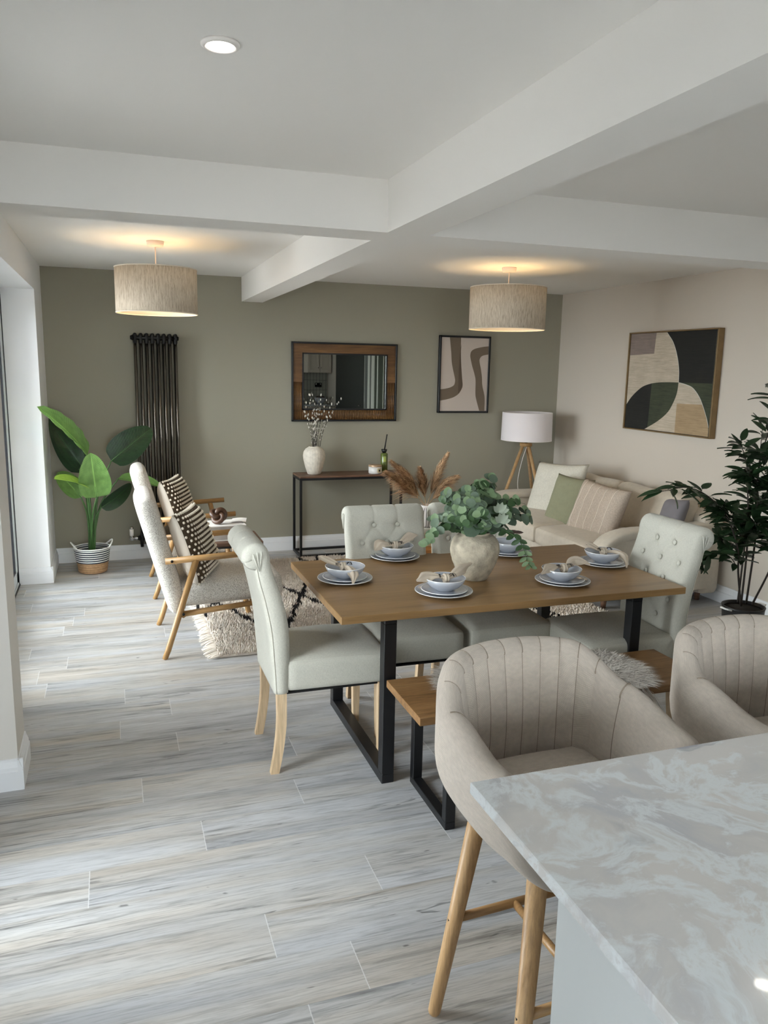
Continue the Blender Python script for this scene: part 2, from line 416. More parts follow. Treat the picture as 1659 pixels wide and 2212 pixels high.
# ------------------------------------------------------------------ mesh helpers
class MB:
    def __init__(s): s.v = []; s.f = []; s.mi = []; s.uv = []; s.sm = []

    def add(s, vs, fs, mi=0, uvs=None, smooth=True):
        k = len(s.v); s.v += [tuple(x) for x in vs]
        for i, f in enumerate(fs):
            s.f.append(tuple(a + k for a in f)); s.mi.append(mi); s.sm.append(smooth)
            s.uv.append([uvs[a] for a in f] if uvs else None)
        return s

    def grid(s, fn, nu, nv, mi=0, uvf=None, smooth=True, closeu=False, closev=False):
        """fn(i/nu, j/nv) -> point"""
        vs = []; uv = []; U = nu if closeu else nu + 1; Vn = nv if closev else nv + 1
        for i in range(nu + 1):
            for j in range(nv + 1):
                p = fn(i / nu, j / nv); vs.append(p); uv.append(uvf(i / nu, j / nv) if uvf else (i / nu, j / nv))
        fs = []
        for i in range(nu):
            for j in range(nv):
                a = i * (nv + 1) + j; b = a + nv + 1
                fs.append((a, b, b + 1, a + 1))
        s.add(vs, fs, mi, uv, smooth); return s

    def box(s, a, b, mi=0):
        x0, y0, z0 = a; x1, y1, z1 = b
        vs = [(x, y, z) for z in (z0, z1) for y in (y0, y1) for x in (x0, x1)]
        fs = [(0, 2, 3, 1), (4, 5, 7, 6), (0, 1, 5, 4), (2, 6, 7, 3), (1, 3, 7, 5), (0, 4, 6, 2)]
        return s.add(vs, fs, mi, None, False)

    def bevbox(s, a, b, r=0.004, seg=2, mi=0, mat=None):
        bm = bmesh.new(); bmesh.ops.create_cube(bm, size=1.0)
        c = (V(a) + V(b)) / 2; d = V(b) - V(a)
        for v in bm.verts: v.co = V((v.co.x * d.x, v.co.y * d.y, v.co.z * d.z)) + c
        r = min(r, 0.49 * min(abs(x) for x in d))
        bmesh.ops.bevel(bm, geom=bm.edges[:], offset=r, segments=seg, affect='EDGES', profile=0.5)
        if mat: bmesh.ops.transform(bm, matrix=mat, verts=bm.verts)
        bm.verts.index_update()
        s.add([v.co.copy() for v in bm.verts], [[v.index for v in f.verts] for f in bm.faces], mi, None, False); bm.free(); return s

    def tube(s, pts, rad, n=10, mi=0, cap=True, sx=1.0):
        pts = [V(p) for p in pts]; m = len(pts)
        rr = rad if isinstance(rad, (list, tuple)) else [rad] * m
        vs = []; fs = []; ref = None
        for i, p in enumerate(pts):
            t = (pts[min(i + 1, m - 1)] - pts[max(i - 1, 0)]).normalized()
            if ref is None:
                ref = t.cross(V((0, 0, 1)));
                if ref.length < 0.05: ref = t.cross(V((0, 1, 0)))
                ref.normalize()
            ref = (ref - t * ref.dot(t)).normalized(); bn = t.cross(ref)
            for k in range(n):
                a = 2 * PI * k / n; vs.append(p + (ref * math.cos(a) * sx + bn * math.sin(a)) * rr[i])
        for i in range(m - 1):
            for k in range(n):
                a = i * n + k; b = i * n + (k + 1) % n; fs.append((a, b, b + n, a + n))
        if cap: fs.append(tuple(range(n))[::-1]); fs.append(tuple((m - 1) * n + k for k in range(n)))
        return s.add(vs, fs, mi)

    def lathe(s, prof, n=32, c=(0, 0, 0), mi=0, closed=False):
        c = V(c); vs = []; fs = []; m = len(prof)
        for r, z in prof:
            for k in range(n):
                a = 2 * PI * k / n; vs.append((c.x + r * math.cos(a), c.y + r * math.sin(a), c.z + z))
        for i in range(m - 1):
            for k in range(n):
                a = i * n + k; b = i * n + (k + 1) % n; fs.append((a, b, b + n, a + n))
        if prof[0][0] > 1e-4: fs.append(tuple(range(n))[::-1]) if not closed else None
        if prof[-1][0] > 1e-4: fs.append(tuple((m - 1) * n + k for k in range(n))) if not closed else None
        fs = [f for f in fs if f]
        if closed:
            for k in range(n):
                a = (m - 1) * n + k; b = (m - 1) * n + (k + 1) % n; fs.append((a, b, (k + 1) % n, k))
        return s.add(vs, fs, mi)

    def ball(s, c, r, mi=0, n=1, sq=(1, 1, 1)):
        if isinstance(r, (int, float)): r = (r, r, r)
        key = n
        if key not in BALL:
            bm = bmesh.new(); bmesh.ops.create_icosphere(bm, subdivisions=n, radius=1)
            bm.verts.index_update(); BALL[key] = ([v.co.copy() for v in bm.verts], [[v.index for v in f.verts] for f in bm.faces]); bm.free()
        vs, fs = BALL[key]
        return s.add([(c[0] + v.x * r[0], c[1] + v.y * r[1], c[2] + v.z * r[2]) for v in vs], fs, mi)

    def soft(s, size, r, n=10, fn=None, mi=0):
        """rounded box centred on the origin, then deformed by fn"""
        h = V(size) / 2; r = min(r, min(h) * 0.999)
        for ax in range(3):
            for sg in (-1, 1):
                def f(u, w, ax=ax, sg=sg):
                    e = lambda t: math.copysign(abs(t) ** 0.75, t)
                    a, b = e(2 * u - 1), e(2 * w - 1)
                    q = [0, 0, 0]; q[ax] = sg; q[(ax + 1) % 3] = a if sg > 0 else b; q[(ax + 2) % 3] = b if sg > 0 else a
                    q = V((q[0] * h.x, q[1] * h.y, q[2] * h.z))
                    inn = V([max(-(h[k] - r), min(h[k] - r, q[k])) for k in range(3)])
                    d = q - inn
                    p = inn + d.normalized() * r if d.length > 1e-9 else q
                    return fn(p) if fn else p
                s.grid(f, n, n, mi, uvf=lambda u, w, ax=ax: (u * size[(ax + 1) % 3], w * size[(ax + 2) % 3]))
        return s

    def leaf(s, b, t, w, nrm, mi=0, n=4, fold=0.15, curl=0.1, shape=1.0):
        b, t = V(b), V(t); d = t - b; L = d.length; x = d / L; nrm = V(nrm); nrm = (nrm - x * nrm.dot(x))
        if nrm.length < 1e-4: nrm = V((0.3, 0.5, 0.8)) - x * V((0.3, 0.5, 0.8)).dot(x)
        nrm.normalize(); y = nrm.cross(x); vs = []; fs = []
        for i in range(n + 1):
            u = i / n; ww = w * (math.sin(PI * min(1, u ** shape * 0.97 + 0.03))) ** 0.7 if 0 < i < n else w * 0.04
            c = b + d * u - nrm * curl * L * (u * u)
            for k in (-1, 0, 1): vs.append(c + y * ww * k + nrm * abs(k) * fold * w)
        for i in range(n):
            a = i * 3; fs += [(a, a + 3, a + 4, a + 1), (a + 1, a + 4, a + 5, a + 2)]
        return s.add(vs, fs, mi)

    def xf(s, mat, k=0):
        s.v[k:] = [tuple(mat @ V(p)) for p in s.v[k:]]; return s

    def build(s, name, mats, parent=None, weld=False, loc=None):
        me = bpy.data.meshes.new(name)
        me.from_pydata(s.v, [], s.f)
        if not isinstance(mats, (list, tuple)): mats = [mats]
        for m in mats: me.materials.append(m)
        me.polygons.foreach_set('material_index', s.mi); me.polygons.foreach_set('use_smooth', s.sm)
        if any(u is not None for u in s.uv):
            l = me.uv_layers.new(name='UVMap'); flat = []
            for f, u in zip(s.f, s.uv):
                for i in range(len(f)): flat += list(u[i]) if u else [0.0, 0.0]
            l.data.foreach_set('uv', flat)
        me.update()
        if weld:
            bm = bmesh.new(); bm.from_mesh(me); bmesh.ops.remove_doubles(bm, verts=bm.verts, dist=weld if isinstance(weld, float) else 1e-5)
            bmesh.ops.recalc_face_normals(bm, faces=bm.faces); bm.to_mesh(me); bm.free()
        o = bpy.data.objects.new(name, me); C.objects.link(o)
        if loc is not None: o.location = loc
        if parent is not None: o.parent = parent
        return o


BALL = {}


def thing(name, label, cat, loc=(0, 0, 0), rz=0, group=None, rot=None):
    o = bpy.data.objects.new(name, None); C.objects.link(o); o.empty_display_size = 0.05
    o.location = loc; o.rotation_euler = rot if rot else (0, 0, rz); o['label'] = label; o['category'] = cat
    if group: o['group'] = group
    return o


def tag(o, label, cat, group=None):
    o['label'] = label; o['category'] = cat
    if group: o['group'] = group
    return o


def struct(o): o['kind'] = 'structure'; return o


def dup(root, loc, rz=None, label=None, rot=None):
    r = root.copy(); C.objects.link(r); r.location = loc
    if rz is not None: r.rotation_euler = (0, 0, rz)
    if rot is not None: r.rotation_euler = rot
    if label: r['label'] = label
    for ch in list(root.children):
        c = ch.copy(); C.objects.link(c); c.parent = r
        for g in ch.children:
            d = g.copy(); C.objects.link(d); d.parent = c
    return r


def curve(pts, n=24):
    """Catmull-Rom through pts"""
    P = [V(p) for p in pts]; P = [P[0] * 2 - P[1]] + P + [P[-1] * 2 - P[-2]]; out = []; segs = len(P) - 3
    for i in range(n + 1):
        u = i / n * segs; k = min(int(u), segs - 1); t = u - k; a, b, c, d = P[k:k + 4]
        out.append(0.5 * ((2 * b) + (c - a) * t + (2 * a - 5 * b + 4 * c - d) * t * t + (3 * b - a - 3 * c + d) * t ** 3))
    return out


# ------------------------------------------------------------------ the room
XL, XR, D, H, YB = -0.5, 4.21, 6.925, 2.4, -2.0
XO = -0.78            # outer face of the window wall
struct(MB().box((-0.9, YB - 0.1, -0.12), (XR + 0.1, D + 0.1, 0)).build('floor', M['floor']))
struct(MB().box((-0.9, YB - 0.1, H), (XR + 0.1, D + 0.1, H + 0.15)).build('ceiling', M['ceiling']))
struct(MB().box((-0.9, D, 0), (XR + 0.1, D + 0.15, H)).build('wall_far', M['sage']))
struct(MB().box((XR, YB, 0), (XR + 0.15, D, H)).build('wall_right', M['wall_white']))
struct(MB().box((-0.9, YB - 0.15, 0), (-0.1, YB, H)).box((1.7, YB - 0.15, 0), (XR, YB, H)).box((-0.1, YB - 0.15, 0), (1.7, YB, 0.5)).box((-0.1, YB - 0.15, 2.1), (1.7, YB, H)).build('wall_back', M['wall_white']))
wfr = MB()
for a, b in (((-.1, .5), (-.05, 2.1)), ((1.65, .5), (1.7, 2.1)), ((.77, .5), (.83, 2.1)), ((-.1, .5), (1.7, .55)), ((-.1, 2.05), (1.7, 2.1))): wfr.box((a[0], YB - .12, a[1]), (b[0], YB - .06, b[1]))
wfo = struct(wfr.build('added_window', M['upvc'])); MB().box((-.05, YB - .095, .55), (1.65, YB - .088, 2.05)).build('added_window_glass', M['glass'], wfo)  # added window behind the camera, unseen, brings light from that side
HD = 2.172
wl_ = MB()
wl_.box((XO, 6.30, 0), (XL, D, H)).box((XO, 3.96, HD), (XL, 6.30, H)).box((XO, 2.75, 0), (XL, 3.96, H))
wl_.box((XO, 1.9, HD), (XL, 2.75, H)).box((XO, 0.3, 0), (XL, 1.9, H)).box((XO, -0.15, HD), (XL, 0.3, H)).box((XO, YB, 0), (XL, -0.15, H))
struct(wl_.build('wall_left', M['wall_offwhite']))
struct(MB().box((XL, 3.155, 0), (-0.41, 3.40, H)).build('wall_pier', plain('pier_paint', col(214, 210, 204), .85)))
struct(MB().box((1.077, YB, 2.1985), (1.257, D, H)).build('trim_1', M['ceiling']))
struct(MB().box((XL, 3.131, 2.1985), (1.077, 3.346, H)).box((1.257, 3.131, 2.1985), (XR, 3.346, H)).build('trim_2', M['ceiling']))

PROF = [(0, 0), (0.019, 0), (0.019, 0.078), (0.015, 0.083), (0.0145, 0.094), (0.011, 0.104), (0.0065, 0.116), (0.0055, 0.124), (0, 0.126)]


def skirting(name, runs):
    mb = MB()
    for (a, b) in runs:     # the room is on the left of a->b
        a, b = V((*a, 0)), V((*b, 0)); d = (b - a).normalized(); n = V((-d.y, d.x, 0))
        vs = []; m = len(PROF)
        for p in (a, b):
            for (q, z) in PROF: vs.append(p + n * q + V((0, 0, z)))
        fs = [(i, i + 1, m + i + 1, m + i) for i in range(m - 1)] + [tuple(range(m))[::-1], tuple(range(m, 2 * m))]
        mb.add(vs, fs, 0, None, False)
    return struct(mb.build(name, M['trim']))


skirting('baseboard_far', [((XR, D), (XL, D))])
skirting('baseboard_right', [((XR, YB), (XR, D))])
skirting('baseboard_left', [((XL, D), (XL, 6.30 - 0.0186)), ((XL + 0.0186, 6.30), (-0.72, 6.30)), ((XL, 3.96), (XL, 3.40)), ((-0.41, 3.40), (-0.41, 3.155 - 0.0186)),
                            ((-0.41 + 0.0186, 3.155), (-0.5, 3.155)), ((XL, 3.155), (XL, 2.75))])


def patio_door(name, y0, y1, n):
    root = struct(MB().box((-0.80, y0, 0), (-0.72, y0 + 0.045, HD)).box((-0.80, y1 - 0.045, 0), (-0.72, y1, HD)).box((-0.80, y0, HD - 0.05), (-0.72, y1, HD)).box((-0.80, y0, 0), (-0.72, y1, 0.03)).build(name, M['upvc']))
    w = (y1 - y0 - 0.09) / n
    sash = MB(); gk = MB(); gl = MB()
    gk.box((-0.728, y1 - 0.052, 0.02), (-0.716, y1 - 0.044, HD - 0.05)).box((-0.7195, y0, 0.0), (-0.714, y1, 0.012))
    for i in range(n):
        a = y0 + 0.045 + i * w; b = a + w; z0, z1 = 0.035, HD - 0.055
        a += 0.004; b -= 0.004
        for (p, q) in (((a, z0), (a + 0.075, z1)), ((b - 0.075, z0), (b, z1)), ((a, z0), (b, z0 + 0.085)), ((a, z1 - 0.075), (b, z1))):
            sash.bevbox((-0.79, p[0], p[1]), (-0.722, q[0], q[1]), 0.004, 1)
        e = 0.075
        for (p, q) in (((a + e, z0 + 0.085), (a + e + 0.012, z1 - e)), ((b - e - 0.012, z0 + 0.085), (b - e, z1 - e)), ((a + e, z0 + 0.085), (b - e, z0 + 0.097)), ((a + e, z1 - e - 0.012), (b - e, z1 - e))):
            gk.box((-0.775, p[0], p[1]), (-0.728, q[0], q[1]))
        gl.box((-0.758, a + e, z0 + 0.085), (-0.752, b - e, z1 - e))
    sash.build('door_sash', M['upvc'], root); gk.build('door_gasket', M['gasket'], root); gl.build('door_glass', M['glass'], root)


patio_door('door_1', 3.96, 6.30, 3)
patio_door('door_2', 1.9, 2.75, 1)
patio_door('added_door', -0.15, 0.3, 1)  # added unseen opening beside the camera, lights the island end and beam
struct(MB().box((-3.6, -6, -0.14), (-0.9, 12, -0.06)).build('trim_3', M['patio']))
struct(MB().box((-30, -30, -0.3), (30, 30, -0.15)).build('ground', plain('grey_gravel', col(128, 122, 118), 0.95, var=.12, vscale=2)))

# dark grey panel with a handle on the right wall, seen in the mirror
dr = struct(MB().bevbox((XR - 0.04, -1.25, 0), (XR - 0.002, 0.58, 2.2), 0.004, 1).build('dark_panel', M['darkpanel']))
MB().tube([(XR - 0.06, 0.45, 1.0), (XR - 0.075, 0.45, 1.0), (XR - 0.075, 0.33, 1.0)], 0.009, 8).build('panel_handle', M['chrome'], dr)
cu = MB().grid(lambda u, v: (XR - 0.07 + 0.035 * math.sin(u * 34), 0.68 + u * 1.0, 0.02 + v * 2.2), 90, 2, 0)
tag(cu.build('striped_curtain', M['stripe']), 'green and cream striped curtain seen in the mirror', 'curtain')

# kitchen end, seen only in the mirror
kb = thing('kitchen_base_cabinet', 'cream base cabinet under the back counter, seen in the mirror', 'cabinet', (3.4, YB + 0.3, 0))
MB().box((-0.8, -0.28, 0.1), (0.79, 0.28, 0.89)).build('body', M['cab'], kb)
for i in range(3): MB().bevbox((-0.78 + i * 0.53, 0.28, 0.12), (-0.27 + i * 0.53, 0.3, 0.87), 0.003, 1).build('door', M['cab'], kb)
tag(MB().bevbox((2.6, YB, 0.9), (4.19, YB + 0.62, 0.93), 0.003, 1).build('back_counter', M['marble']), 'grey stone worktop along the back wall, seen in the mirror', 'worktop')
wc = thing('wall_cabinet', 'cream shaker wall cabinet above tiles, seen in the mirror', 'cabinet', (4.03, YB + 0.17, 1.55))
MB().box((-0.33, -0.16, 0), (0.16, 0.16, 0.84)).build('body', M['cab'], wc)
for x in (-0.33, -0.08):
    d = MB().bevbox((x + 0.003, 0.16, 0.01), (x + 0.237, 0.168, 0.83), 0.002, 1)
    for (p, q) in (((x + .003, .01), (x + .05, .83)), ((x + .19, .01), (x + .237, .83)), ((x + .05, .01), (x + .19, .06)), ((x + .05, .78), (x + .19, .83))): d.bevbox((p[0], .166, p[1]), (q[0], .18, q[1]), .002, 1)
    dd = d.build('door', M['cab'], wc)
    MB().ball((x + (.215 if x < -.2 else .025), .19, .1), .012, 0, 2).build('knob', M['chrome'], dd)
struct(MB().box((2.6, YB, 0.93), (4.19, YB + 0.012, 1.56)).build('trim_4', M['tile']))
sk_ = thing('wall_socket', 'dark double socket on the tiled splashback, seen in the mirror', 'socket', (4.0, YB + 0.013, 1.3))
MB().bevbox((-.073, 0, -.043), (.073, .008, .043), .003, 1).build('plate', M['irondark'], sk_)
for x in (-.055, .035): MB().box((x, .008, .01), (x + .02, .012, .03)).build('switch', M['white'], sk_)
fb = thing('fruit_bowl', 'pale bowl of dark fruit on the back counter, seen in the mirror', 'bowl', (3.97, YB + 0.3, 0.93))
MB().lathe([(.0, .0), (.06, .0), (.1, .06), (.125, .13), (.12, .13), (.09, .06), (.0, .015)], 24).build('bowl', M['china'], fb)
for i in range(6): MB().ball((.06 * math.cos(i * 1.05), .06 * math.sin(i * 1.05), .12), .038, 0, 2).build('fruit', M['brownleaf'], fb)

# ------------------------------------------------------------------ ceiling lights
def downlight(x, y, label):
    t = thing('recessed_downlight', label, 'ceiling light', (x, y, H), 0, 'round white recessed downlights')
    MB().lathe([(0.031, 0.0), (0.046, 0.0), (0.0455, -0.005), (0.040, -0.009), (0.034, -0.008), (0.031, -0.002)], 40, closed=True).build('bezel', M['white'], t)
    MB().lathe([(0.0, -0.0015), (0.0325, -0.0015)], 32).build('lens', M['led'], t)


downlight(0.273, 2.021, 'lit round white downlight in the ceiling above the dining chairs')
downlight(2.156, 1.897, 'lit round downlight reflected on the stone worktop, out of frame above')


def pendant(x, y, r, z0, z1, label):
    t = thing('pendant_lamp', label, 'pendant light', (x, y, 0), 0, 'linen drum pendant lamps')
    MB().lathe([(0.0, H), (0.052, H), (0.052, H - 0.012), (0.049, H - 0.030), (0.012, H - 0.034), (0.0, H - 0.034)], 28).build('ceiling_rose', M['pinkwhite'], t)
    MB().tube([(0, 0, H - 0.03), (0, 0, z1 - 0.07)], 0.0032, 8).build('flex', M['pinkwhite'], t)
    sh = MB().lathe([(r, z0), (r, z1), (r - 0.002, z1), (r - 0.002, z0)], 64, closed=True); sh.build('lamp_shade', M['shade'], t)
    MB().lathe([(r - 0.0025, z0 + 0.002), (r - 0.0035, z0 + .002), (r - 0.0035, z1 - 0.002), (r - .0025, z1 - .002)], 64, closed=True).build('shade_lining', M['shade_in'], t)
    rg = MB()
    for zz in (z0 + 0.001, z1 - 0.001): rg.lathe([(r + 0.0015, zz - 0.003), (r + 0.0015, zz + 0.003), (r - 0.004, zz + 0.003), (r - 0.004, zz - 0.003)], 64, closed=True)
    for k in range(3):
        a = k * 2 * PI / 3; rg.tube([(0.02 * math.cos(a), 0.02 * math.sin(a), z1 - 0.06), (r * math.cos(a), r * math.sin(a), z1 - 0.004)], 0.002, 6)
    rg.build('shade_ring', M['cream_cotton'], t)
    MB().tube([(0, 0, z1 - 0.03), (0, 0, z1 - 0.09)], 0.019, 16).build('lamp_holder', M['white'], t)
    MB().ball((0, 0, z1 - 0.13), (0.032, 0.032, 0.04), 0, 3).build('bulb', M['bulb'], t)


pendant(0.286, 5.21, 0.246, 1.968, 2.236, 'round oatmeal linen pendant lamp over the boucle armchairs')
pendant(2.78, 5.33, 0.279, 1.958, 2.258, 'round oatmeal linen pendant lamp in front of the framed abstract print')

# ------------------------------------------------------------------ radiator
rd = thing('column_radiator', 'tall dark metal column radiator on the sage wall', 'radiator', (0.178, 6.9, 0))
for i in range(8):
    x = 0.014 + i * 0.0455; c = MB()
    for y in (-0.10, -0.055, -0.012): c.tube([(x, y, 0.225), (x, y, 1.85)], 0.0118, 12)
    for zz, s in ((1.85, 1), (0.225, -1)):
        c.soft((0.031, 0.125, 0.09), 0.0154, 5, lambda p, x=x, zz=zz, s=s: V((p.x + x, p.y - 0.056, p.z + zz + s * 0.012)), 1)
    c.build('radiator_column', [M['iron'], M['irondark']], rd)
for zz in (1.868, 0.207):
    hd = MB()
    for y in (-0.10, -0.012): hd.tube([(-0.002, y, zz), (0.346, y, zz)], 0.017, 12)
    for x0, x1 in ((-0.024, -0.002), (0.335, 0.357)):
        hd.tube([(x0, -0.1, zz), (x1, -0.1, zz)], [0.016, 0.027] if x0 < 0 else [0.027, 0.016], 6)
    hd.build('header', M['irondark'], rd)
for y in (-.1, -.012): MB().tube([(0.01, y, 0.20), (0.01, y, 0.13)], 0.013, 10).build('foot', M['irondark'], rd)
va = MB().tube([(-0.002, -0.1, 0.207), (-0.05, -0.1, 0.207)], [0.011, 0.009], 12).tube([(-0.028, -0.1, 0.207), (-0.038, -0.1, 0.207)], 0.018, 12)
va.ball((-0.072, -0.1, 0.207), 0.021, 0, 2).tube([(-0.05, -0.1, 0.207), (-0.072, -0.1, 0.207)], 0.012, 12).tube([(-0.072, -0.1, 0.207), (-0.072, -0.1, 0.232)], 0.014, 12)
va.tube([(-0.072, -0.1, 0.207), (-0.072, 0.02, 0.207)], 0.009, 10).tube([(-0.072, -0.1, 0.225), (-0.072, -0.1, 0.29)], 0.010, 12).tube([(-0.072, -0.1, 0.285), (-0.072, -0.1, 0.30), (-0.072, -0.1, 0.308)], [0.0165, 0.0165, 0.009], 16)
vo = va.build('valve', M['chrome'], rd)
MB().tube([(-0.072, -0.1, 0.23), (-0.072, -0.1, 0.287)], 0.0168, 16).build('thermostat_head', M['white'], vo)

# ------------------------------------------------------------------ mirror
mr = thing('wall_mirror', 'rectangular mirror in a fluted wooden frame with black edges', 'mirror', (1.504, 6.922, 1.178))
mw, mh = 0.988, 0.70
f = MB()
for a, b in (((0, -.03, 0), (mw, 0, .016)), ((0, -.03, mh - .016), (mw, 0, mh)), ((0, -.03, 0), (.016, 0, mh)), ((mw - .016, -.03, 0), (mw, 0, mh))): f.bevbox(a, b, .002, 1)
i0, i1, j0, j1 = .096, mw - .094, .102, mh - .094
for a, b in (((i0, -.024, j0), (i1, 0, j0 + .012)), ((i0, -.024, j1 - .012), (i1, 0, j1)), ((i0, -.024, j0), (i0 + .012, 0, j1)), ((i1 - .012, -.024, j0), (i1, 0, j1))): f.box(a, b)
f.build('black_edge', M['black'], mr)
wf = MB()
wf.box((.016, -.018, mh * .5), (i0, 0, mh - .016)).box((i1, -.018, mh * .5), (mw - .016, 0, mh - .016)).box((i0, -.018, j1), (i1, 0, mh - .016))
wf.box((.016, -.007, .016), (mw - .016, 0, j0)).box((.016, -.007, j0), (i0, 0, mh * .5)).box((i1, -.007, j0), (mw - .016, 0, mh * .5))
n = int((mw - .032) / .0158)
for k in range(n):
    x = .016 + (k + .5) * (mw - .032) / n; z1 = mh * .5 if (x < i0 or x > i1) else j0
    wf.tube([(x, -.009, .017), (x, -.009, z1)], .0068, 10)
wf.build('frame', M['mirrorwood'], mr)
MB().box((i0 + .008, -.008, j0 + .008), (i1 - .008, -.001, j1 - .008)).build('mirror_glass', M['mirror'], mr)


# ------------------------------------------------------------------ art
def flat_y(mb, pts, y, mi): mb.add([(p[0], y, p[1]) for p in pts], [tuple(range(len(pts)))[::-1]], mi, None, False)
def flat_x(mb, pts, x, mi): mb.add([(x, p[0], p[1]) for p in pts], [tuple(range(len(pts)))], mi, None, False)


def tess(mb, pts3, mi):
    q = [V(pts3[0])]
    for p in pts3[1:]:
        if (V(p) - q[-1]).length > 1e-4: q.append(V(p))
    if (q[0] - q[-1]).length < 1e-4: q.pop()
    mb.add(q, [tuple(t) for t in tessellate_polygon([q])], mi, None, False)


def smooth2(pts, k=5):
    c = curve([(a, b, 0) for a, b in pts], (len(pts) - 1) * k); return [(p.x, p.y) for p in c]


pr = thing('framed_print', 'black framed abstract print with brown bands on the sage wall', 'picture', (0, 0, 0))
f = MB(); X0, X1, Z0, Z1 = 2.908, 3.434, 1.254, 1.975
for a, b in (((X0, 6.885, Z0), (X1, 6.923, Z0 + .018)), ((X0, 6.885, Z1 - .018), (X1, 6.923, Z1)), ((X0, 6.885, Z0), (X0 + .018, 6.923, Z1)), ((X1 - .018, 6.885, Z0), (X1, 6.923, Z1))): f.bevbox(a, b, .002, 1)
f.build('frame', M['black'], pr)
art = MB(); art.box((X0 + .012, 6.897, Z0 + .012), (X1 - .012, 6.92, Z1 - .012), 0)
b1a = [(3.01, 1.957), (3.019, 1.89), (3.03, 1.806), (3.037, 1.729), (3.051, 1.667), (3.073, 1.586), (3.077, 1.551), (3.067, 1.516), (3.029, 1.494), (2.974, 1.481), (2.921, 1.475)]
b1b = [(2.921, 1.368), (2.999, 1.382), (3.067, 1.402), (3.118, 1.434), (3.149, 1.481), (3.158, 1.52), (3.148, 1.595), (3.134, 1.731), (3.128, 1.824), (3.124, 1.957)]
b2a = [(3.415, 1.885), (3.357, 1.878), (3.275, 1.859), (3.236, 1.834), (3.226, 1.795), (3.233, 1.756), (3.251, 1.694), (3.276, 1.624), (3.292, 1.558), (3.295, 1.435), (3.309, 1.371), (3.342, 1.274)]
b2b = [(3.398, 1.274), (3.394, 1.404), (3.365, 1.515), (3.357, 1.594), (3.342, 1.672), (3.326, 1.735), (3.327, 1.766), (3.352, 1.794), (3.415, 1.809)]
tess(art, [(p[0], 6.8964, p[1]) for p in smooth2(b1a) + smooth2(b1b)], 1)
tess(art, [(p[0], 6.8964, p[1]) for p in smooth2(b2a) + smooth2(b2b)], 1)
inner = [(3.131, 1.9)] + [(3.116, 1.8), (3.112, 1.65), (3.113, 1.44), (3.118, 1.436), (3.149, 1.481), (3.156, 1.52), (3.146, 1.595), (3.132, 1.731), (3.127, 1.824)]
tess(art, [(p[0], 6.8962, p[1]) for p in inner], 2)
art.build('artwork', [plain('poster_pale_pink', col(196, 184, 174), .7), plain('poster_brown', col(112, 98, 82), .7), plain('poster_dark_brown', col(94, 80, 66), .7)], pr)

cv = thing('canvas_painting', 'abstract canvas of black, green and cream curved shapes in a bronze frame', 'painting', (0, 0, 0))
f = MB(); Y0, Y1, Z0, Z1 = 4.69, 5.745, 1.19, 1.994
for a, b in (((4.155, Y0, Z0), (4.208, Y1, Z0 + .01)), ((4.155, Y0, Z1 - .01), (4.208, Y1, Z1)), ((4.155, Y0, Z0), (4.208, Y0 + .012, Z1)), ((4.155, Y1 - .012, Z0), (4.208, Y1, Z1))): f.bevbox(a, b, .002, 1)
f.build('frame', M['goldframe'], cv)
MB().box((4.185, Y0 + .01, Z0 + .009), (4.205, Y1 - .01, Z1 - .009)).build('shadow_gap', M['black'], cv)
art = MB(); cs = [(5.730, 1.982), (4.722, 1.982), (4.722, 1.204), (5.733, 1.204)]
art.box((4.168, 4.722, 1.204), (4.19, 5.730, 1.982), 0)
XA = 4.1676
def reg(pts, mi, k=0): tess(art, [(XA - .0002 * k, p[0], p[1]) for p in pts], mi)
c1 = smooth2([(5.276, 1.982), (5.192, 1.901), (5.134, 1.799), (5.1, 1.692), (5.091, 1.594)])
arch = smooth2([(5.091, 1.594), (5.006, 1.58), (4.926, 1.556), (4.849, 1.493), (4.795, 1.418), (4.747, 1.333), (4.722, 1.27)])
lu = smooth2([(5.730, 1.395), (5.667, 1.461), (5.572, 1.528), (5.493, 1.562), (5.38, 1.584), (5.244, 1.593), (5.091, 1.594)])
ll = smooth2([(5.091, 1.594), (5.101, 1.51), (5.139, 1.427), (5.196, 1.353), (5.307, 1.279), (5.463, 1.204)])
reg([(5.730, 1.982), (5.403, 1.982), (5.414, 1.818), (5.730, 1.807)], 1)
reg(c1 + [(4.722, 1.594), (4.722, 1.982)], 2)
reg([(4.722, 1.594)] + [(5.091, 1.594)] + arch[1:], 3)
reg([(5.091, 1.432), (4.806, 1.436)] + [p for p in arch if p[1] < 1.43] + [(4.722, 1.204), (5.091, 1.204)], 4)
reg(lu + ll[1:] + [(5.730, 1.204)], 3, 1)
reg([p for p in lu if p[0] > 5.414] + [(5.414, 1.58), (5.427, 1.222), (5.463, 1.204), (5.730, 1.204)], 2, 2)
for cc in (c1, arch):
    art.tube([(XA, p[0], p[1]) for p in cc], .0022, 5, 5)
def stri(nm, c, c2):
    t = NT(nm); v = t.coord((1, 3, 60)); n = t.noise(v, 3, 4, .6); v2 = t.coord((1, 1, 1)); n2 = t.noise(v2, 5, 4, .6)
    k = t.ramp(n, [(.35, c2), (.65, c)]); t.set(t.b.inputs['Base Color'], t.mix(.4, k, t.ramp(n2, [(.3, c2), (.7, c)]))); t.b.inputs['Roughness'].default_value = .85; return t.m
art.build('artwork', [stri('canvas_stone', col(196, 184, 166), col(160, 148, 130)), stri('canvas_taupe', col(140, 126, 118), col(112, 100, 94)), stri('canvas_black', col(32, 32, 28), col(18, 18, 16)),
                      stri('canvas_green', col(68, 74, 54), col(42, 46, 34)), stri('canvas_tan', col(176, 152, 118), col(142, 120, 92)), plain('canvas_white_line', col(205, 205, 198), .8)], cv)

